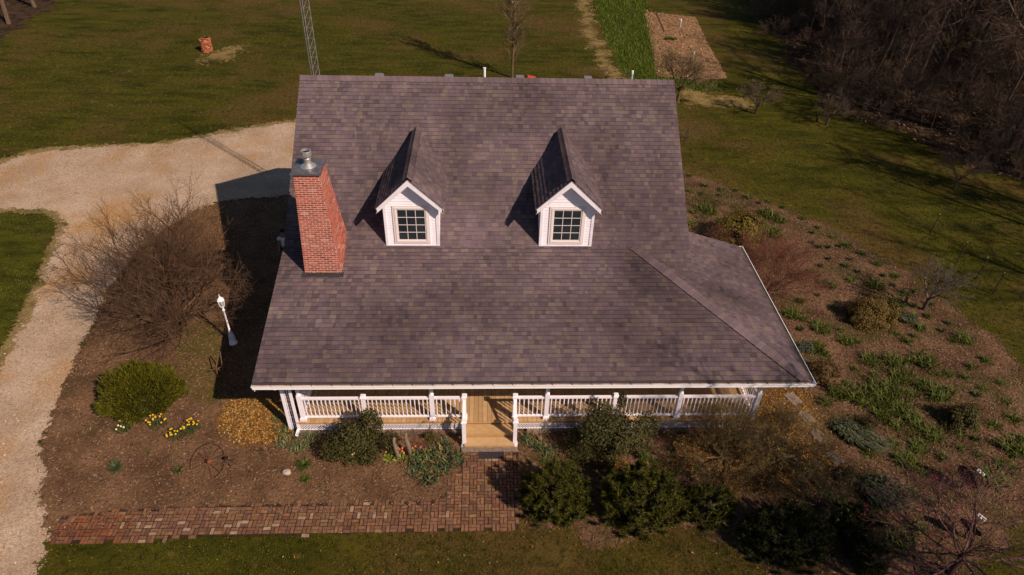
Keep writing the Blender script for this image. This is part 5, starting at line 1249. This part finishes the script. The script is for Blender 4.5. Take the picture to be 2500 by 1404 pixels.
m = MB(); m.lathe((0, 0, .2), [(.06, 0), (.07, .02), (.05, .04)], 10); m.build('ring', M_black).parent = ps_
for a in (-.3, -.9, -1.9, 2.2): m = MB(); m.tube([(.04*math.cos(a), .04*math.sin(a), .21), (.15*math.cos(a), .15*math.sin(a), .2), (.26*math.cos(a), .26*math.sin(a), 0)], .009, 4); m.build('leg', M_black).parent = ps_

# driftwood posts
for (px, py, hx, hy, hz, rad, lab) in ((970, 1120, -.02, .0, .95, .07, 'left weathered driftwood post leaning beside the coral tulips'), (1000, 1112, -.04, -.02, 1.05, .075, 'right weathered driftwood post, with a pale broken top')):
    q = g(px, py); m = MB(); r = random.Random(int(px)); ps = [(0, 0, -.05), (hx*.3+.02, 0, hz*.3), (hx*.5, hy, hz*.55), (hx*.8-.03, hy, hz*.8), (hx, hy, hz)]
    m.tube(ps, [rad, rad*.85, rad*1.0, rad*.7, rad*.55], 9, (.20, .15, .11)); o = smooth(m.build('driftwood_post', mat('driftwood', (.22, .165, .12), rough=.9, noise=[(9, .55, 1.3), (40, .8, 1.2)], bump=(25, .7, .02)), loc=(q[0], q[1], 0))); tag(o, lab, 'driftwood')
# dead stick by daffodils and thin stakes
def stick(px, py, px2, py2, h, label, rad=.008, name='fallen_stick', z0=.03):
    a = Vector(g(px, py)); b = Vector(g(px2, py2)); m = MB(); mid = (a+b)/2+Vector((.02, .04, .03)); m.tube([a+Vector((0, 0, z0)), mid+Vector((0, 0, z0)), b+Vector((0, 0, z0+h))], rad, 4, (.13, .075, .05)); tag(m.build(name, M_bark), label, 'stick')
stick(322, 1044, 375, 1060, .0, 'thin fallen stick right of the cream daffodils', .011)
stick(442, 1158, 475, 1184, .0, 'short fallen twig below the old wheel', .012)
stick(1600, 30, 1623, 80, .0, 'pale cane lying on the tilled garden plot', .03, z0=.05)
# rock
q = g(700, 1156); rm = bpy.data.meshes.new('rock'); import bmesh
bm = bmesh.new(); bmesh.ops.create_icosphere(bm, subdivisions=2, radius=.13); r = random.Random(2)
for v in bm.verts: v.co = Vector((v.co.x*1.05, v.co.y*.8, v.co.z*.62))*r.uniform(.85, 1.15)
bm.to_mesh(rm); bm.free(); rm.materials.append(mat('pale_rock', (.42, .33, .29), rough=.9, noise=[(9, .75, 1.15)], bump=(30, .4, .01))); o = bpy.data.objects.new('rock', rm); COL.objects.link(o); o.location = (q[0], q[1], .06); tag(o, 'single pale angular rock on the mulch', 'rock')
# door mat
a = g(1169, 1092); b = g(1226, 1122); m = MB(); m.box((a[0], b[1], .036), (b[0]+.06, a[1]-.01, .052), (.03, .025, .032)); tag(m.build('door_mat', mat('mat_fibre', (.035, .028, .034), rough=.95, noise=[(50, .6, 1.5)], bump=(120, .6, .01))), 'dark rectangular door mat on the bricks below the steps', 'door mat')
# stepping stones
for i, (px, py, rz, lab) in enumerate(((1936, 976, -.35, 'stepping stone nearest the porch, half under leaves'), (1968, 1021, -.4, 'second stepping stone from the porch'), (2000, 1068, -.4, 'third stepping stone from the porch, beside the grey grass'), (2037, 1120, -.4, 'lowest stepping stone, clear of the leaves'))):
    q = g(px, py); m = MB(); r = random.Random(i)
    for u_ in range(3):
        for v_ in range(3):
            w_ = .13; c = r.choice([(.2, .15, .12), (.24, .18, .14), (.17, .125, .1)]); x = (u_-1)*w_; y = (v_-1)*w_*1.35+(.04 if u_ % 2 else 0); m.box((x-w_*.47, y-w_*.62, 0), (x+w_*.47, y+w_*.62, .045), c)
    m.box((-.19, -.27, 0), (.19, .27, .03), (.08, .05, .035)); o = m.build('stepping_stone', M_found if False else mat('paver', attr=True, rough=.9, noise=[(12, .7, 1.25)]), loc=(q[0], q[1], .012)); o.rotation_euler.z = rz+.75; tag(o, lab, 'stepping stone', 'stepping stones right of the porch')
# satellite dishes
M_dish = mat('dark_grey_dish', (.022, .018, .020), rough=.5); M_lnb = mat('white_plastic', (.8, .8, .84), rough=.4)
def dish(px, py, lab, nrm, R_=.36, hp=.55):
    q = g(px, py); t = empty('satellite_dish', (q[0], q[1], 0), lab, 'satellite dish'); n_ = Vector(nrm).normalized(); c = Vector((0, 0, hp)); x = Vector((0, 0, 1)).cross(n_).normalized(); y = n_.cross(x)
    m = MB(); rings = []
    for i, rr_ in enumerate((0, .35, .7, 1.0)):
        rings.append([c+n_*(-.07*(1-rr_**2))+(x*math.cos(a)+y*math.sin(a))*R_*rr_ for a in np.linspace(0, 2*math.pi, 25)[:-1]])
    for i in range(3):
        for k in range(24): m.face([rings[i][k], rings[i][(k+1) % 24], rings[i+1][(k+1) % 24], rings[i+1][k]])
    for k in range(24): m.face([rings[3][k], rings[3][(k+1) % 24], rings[3][(k+1) % 24]-n_*.02, rings[3][k]-n_*.02])
    o = m.build('reflector', M_dish); o.parent = t
    m = MB(); m.tube([(0, 0, 0), tuple(c-n_*.12)], .022, 8); m.tube([tuple(c-n_*.12), tuple(c-n_*.05)], .03, 6); m.build('mast', M_dish).parent = t
    e = c+n_*.46-y*.12; m = MB(); m.tube([tuple(c-y*R_*.9), tuple(e-y*.04)], .014, 5); m.build('feed_arm', M_dish).parent = t
    m = MB(); m.beam(e-x*.11, e+x*.11, .035, .06); 
    m.build('feed_bar', M_lnb).parent = t
    for k in (-1, 0, 1): m = MB(); m.tube([tuple(e+x*.09*k), tuple(e+x*.09*k-n_*.07)], .028, 8); m.build('feed_horn', M_lnb).parent = t
dish(2345, 1192, 'black satellite dish with white feed bar, at the right of the bed', (.92, .28, .30))
dish(2352, 1312, 'second dark satellite dish half hidden under the pink budded tree', (.75, .45, .45), .3, .5)
# old rusted pump / plough in the shade edge
q = g(536, 917); t = empty('rusty_plough', (q[0], q[1], 0), 'rusty iron garden plough standing at the shadow edge beside the lamp post', 'plough')
m = MB(); m.tube([(-.05, -.05, .0), (.0, .0, .45), (.10, .18, .85)], .022, 6); m.build('handle', M_rust).parent = t
m = MB(); m.tube([(.14, -.02, .0), (.16, .22, .9)], .02, 6); m.build('handle', M_rust).parent = t
m = MB(); m.tube([(-.25, -.02, .25), (.35, .08, .42)], .018, 6); m.tube([(-.05, .0, .45), (.2, .0, .02)], .018, 6); m.build('beam', M_rust).parent = t
m = MB(); m.tube([(-.12, -.1, .02), (.12, -.12, .10)], .03, 6); m.build('share', M_rust).parent = t
# small dark ornament left of the juniper
q = g(262, 978); t = empty('garden_ornament', (q[0], q[1], 0), 'small dark metal heron ornament left of the juniper bush', 'ornament')
m = MB(); m.lathe((0, 0, .25), [(.02, 0), (.07, .06), (.08, .14), (.05, .22), (.02, .27)], 8, squash=.7); m.build('body', M_black).parent = t
m = MB(); m.tube([(0, 0, .48), (-.03, .02, .6), (-.10, .04, .68), (-.16, .05, .64)], [.025, .018, .03, .01], 6); m.build('neck', M_black).parent = t
for x in (-.03, .03): m = MB(); m.tube([(x, 0, .27), (x*1.5, 0, 0)], .008, 4); m.build('leg', M_black).parent = t
# tree tubes and pipes in and near the plot
M_teal = mat('pale_teal_tube', (.35, .5, .45), rough=.5)
def tube_post(px, py, h, lab, teal=True, r_=.06):
    q = g(px, py); t = empty('plastic_pipe', (q[0], q[1], 0), lab, 'pipe'); m = MB(); m.lathe((0, 0, 0), [(r_, 0), (r_, h*.75)], 10); m.build('pipe', M_teal if teal else M_white).parent = t; m = MB(); m.lathe((0, 0, h*.75), [(r_*1.08, 0), (r_*1.08, h*.25), (r_*.9, h*.25+.02)], 10); m.build('cap', M_white).parent = t
tube_post(1660, 66, .62, 'upper white and teal pipe standing on the tilled plot'); tube_post(1691, 147, .62, 'lower white and teal pipe standing on the tilled plot'); tube_post(1541, 200, .75, 'teal and white pipe behind the right part of the ridge', r_=.075)
# green patch on the plot
def patch(px, py, R, n, lab): 
    P = rand_dirs(n, 0)*np.array([R, R*.5, .18])*nrng.uniform(.2, 1, (n, 1)); P[:, 2] += .05; q = g(px, py); o = bpy.data.objects.new('vegetable_row', leaf_quads(P, rand_dirs(n, .2), .16, .08, LP, 'veg', M_leaf)); COL.objects.link(o); o.location = (q[0], q[1], 0); tag(o, lab, 'plants')
patch(1636, 97, .65, 260, 'patch of green plants on the tilled garden plot')
# dark stakes on the right lawn
for (px, py, tx_, ty_, lab) in ((2270, 572, 2302, 526, 'dark stake standing alone above the others on the right lawn'), (2335, 642, 2376, 590, 'dark stake among the top twigs of the grey branched orchard tree'), (2383, 680, 2428, 630, 'dark white tipped stake, left of the pair at far right'), (2422, 718, 2461, 664, 'rightmost dark stake on the right lawn')):
    q = Vector(g(px, py)); m = MB(); h = 1.05; m.tube([(0, 0, -.02), (.02, .0, h*.5), (.05, .03, h)], [.03, .026, .02], 5, (.05, .035, .03)); m.lathe((.05, .03, h), [(.022, 0), (.022, .03)], 5, (.4, .38, .34)); o = m.build('wooden_stake', M_bark, loc=tuple(q)); tag(o, lab, 'stake', 'dark stakes on the right lawn')
# red tarpaulin corner seen past the ridge
q = g(1297, 192); m = MB(); m.hexa([(-.28, -.2, 0), (.3, -.25, 0), (.32, .3, 0), (-.3, .3, 0), (-.25, -.15, .12), (.1, -.1, .06), (.28, .2, .05), (-.24, .24, .14)]); tag(m.build('red_tarpaulin', mat('red_cloth', (.45, .06, .04), rough=.8), loc=(q[0], q[1]+.1, 0)), 'small red folded tarpaulin on the grass just beyond the ridge', 'tarpaulin')

# ------------------------------------------------------------------ person in the shade beside the house
M_skin = mat('skin', (.30, .17, .12), rough=.6); M_shirt = mat('white_tshirt', (.80, .78, .84), rough=.9); M_trou = mat('dark_trousers', (.03, .03, .04), rough=.9); M_hair = mat('dark_hair', (.02, .014, .01), rough=.7)
q = g(694, 590, 1.2); px_, py_ = q[0], q[1]
pe = empty('person', (px_, py_, 0), 'person in a white t-shirt standing in the shade beside the left wall', 'person')
def skin(name, nodes, edges, m, parent, sub=2):
    me = bpy.data.meshes.new(name); me.from_pydata([n[0] for n in nodes], edges, []); o = bpy.data.objects.new(name, me); COL.objects.link(o); o.parent = parent; me.materials.append(m)
    md = o.modifiers.new('skin', 'SKIN'); md.use_smooth_shade = True
    if not me.skin_vertices: return o
    for i, n in enumerate(nodes):
        sv = me.skin_vertices[0].data[i]; r_ = n[1]; sv.radius = (r_, r_) if not hasattr(r_, '__len__') else r_; sv.use_root = (i == 0)
    s_ = o.modifiers.new('sub', 'SUBSURF'); s_.levels = sub; s_.render_levels = sub
    return o
body = [((0, 0, .96), (.14, .10)), ((0, 0, 1.15), (.125, .09)), ((0, .0, 1.33), (.15, .10)), ((0, .0, 1.43), (.09, .07)), ((0, -.01, 1.52), .048), ((0, -.02, 1.60), (.075, .085)), ((0, -.02, 1.70), (.08, .095)), ((0, -.01, 1.77), (.055, .065)),
        ((-.18, 0, 1.40), .052), ((-.25, -.01, 1.13), .04), ((-.22, -.14, .92), .03), ((-.21, -.19, .86), (.02, .03)),
        ((.18, 0, 1.40), .052), ((.25, .0, 1.13), .04), ((.24, -.06, .90), .03), ((.24, -.08, .82), (.02, .03)),
        ((-.10, 0, .88), .085), ((-.11, -.02, .50), .058), ((-.12, .02, .09), .038), ((-.13, -.10, .04), (.035, .03)), ((-.13, -.18, .03), (.035, .022)),
        ((.10, 0, .88), .085), ((.11, -.02, .50), .058), ((.12, .02, .09), .038), ((.13, -.10, .04), (.035, .03)), ((.13, -.18, .03), (.035, .022))]
ed = [(0, 1), (1, 2), (2, 3), (3, 4), (4, 5), (5, 6), (6, 7), (3, 8), (8, 9), (9, 10), (10, 11), (3, 12), (12, 13), (13, 14), (14, 15), (0, 16), (16, 17), (17, 18), (18, 19), (19, 20), (0, 21), (21, 22), (22, 23), (23, 24), (24, 25)]
for sx, w in ((-1, 11), (1, 15)):       # five fingers on each hand
    bx, by, bz = body[w][0]
    for k, (dx, L_) in enumerate(((-.022, .060), (-.008, .072), (.008, .068), (.02, .055))):
        n0 = len(body); body.append(((bx+dx, by-.012, bz-.035), .010)); body.append(((bx+dx*1.1, by-.022, bz-.035-L_*.5), .009)); body.append(((bx+dx*1.1, by-.012, bz-.035-L_), .007)); ed += [(w, n0), (n0, n0+1), (n0+1, n0+2)]
    n0 = len(body); body.append(((bx-sx*.035, by-.02, bz+.0), .011)); body.append(((bx-sx*.045, by-.035, bz-.035), .009)); ed += [(w, n0), (n0, n0+1)]
bo = skin('body', body, ed, M_skin, pe)
sh = [((0, 0, .92), (.165, .125)), ((0, 0, 1.15), (.15, .112)), ((0, 0, 1.34), (.172, .118)), ((0, 0, 1.435), (.105, .088)), ((-.17, 0, 1.40), .082), ((-.235, -.005, 1.24), .07), ((.17, 0, 1.40), .082), ((.235, 0, 1.24), .07)]
skin('t_shirt', sh, [(0, 1), (1, 2), (2, 3), (3, 4), (4, 5), (3, 6), (6, 7)], M_shirt, pe)
tr_ = [((0, 0, .95), (.158, .118)), ((-.10, 0, .86), .105), ((-.11, -.02, .50), .075), ((-.12, .02, .12), .06), ((.10, 0, .86), .105), ((.11, -.02, .50), .075), ((.12, .02, .12), .06)]
skin('trousers', tr_, [(0, 1), (1, 2), (2, 3), (0, 4), (4, 5), (5, 6)], M_trou, pe)
m = MB(); m.lathe((0, 0, 0), [(.088, 0), (.10, .05), (.092, .11), (.06, .15), (.02, .165)], 12, squash=1.12); o = smooth(m.build('hair', M_hair)); o.parent = pe; o.location = (0, .012, 1.66)
for sx in (-1, 1):
    m = MB(); m.lathe((0, 0, 0), [(.004, 0), (.010, .004), (.004, .009)], 8); o = m.build('eye', mat('eye', (.03, .02, .02), rough=.3)); o.parent = pe; o.location = (.03*sx, -.108, 1.66); o.rotation_euler.x = 1.57
m = MB(); m.hexa([(-.012, -.10, 1.615), (.012, -.10, 1.615), (.006, -.09, 1.66), (-.006, -.09, 1.66), (-.008, -.13, 1.62), (.008, -.13, 1.62), (.004, -.108, 1.66), (-.004, -.108, 1.66)]); m.build('nose', M_skin).parent = pe
pe.rotation_euler.z = math.radians(-8)
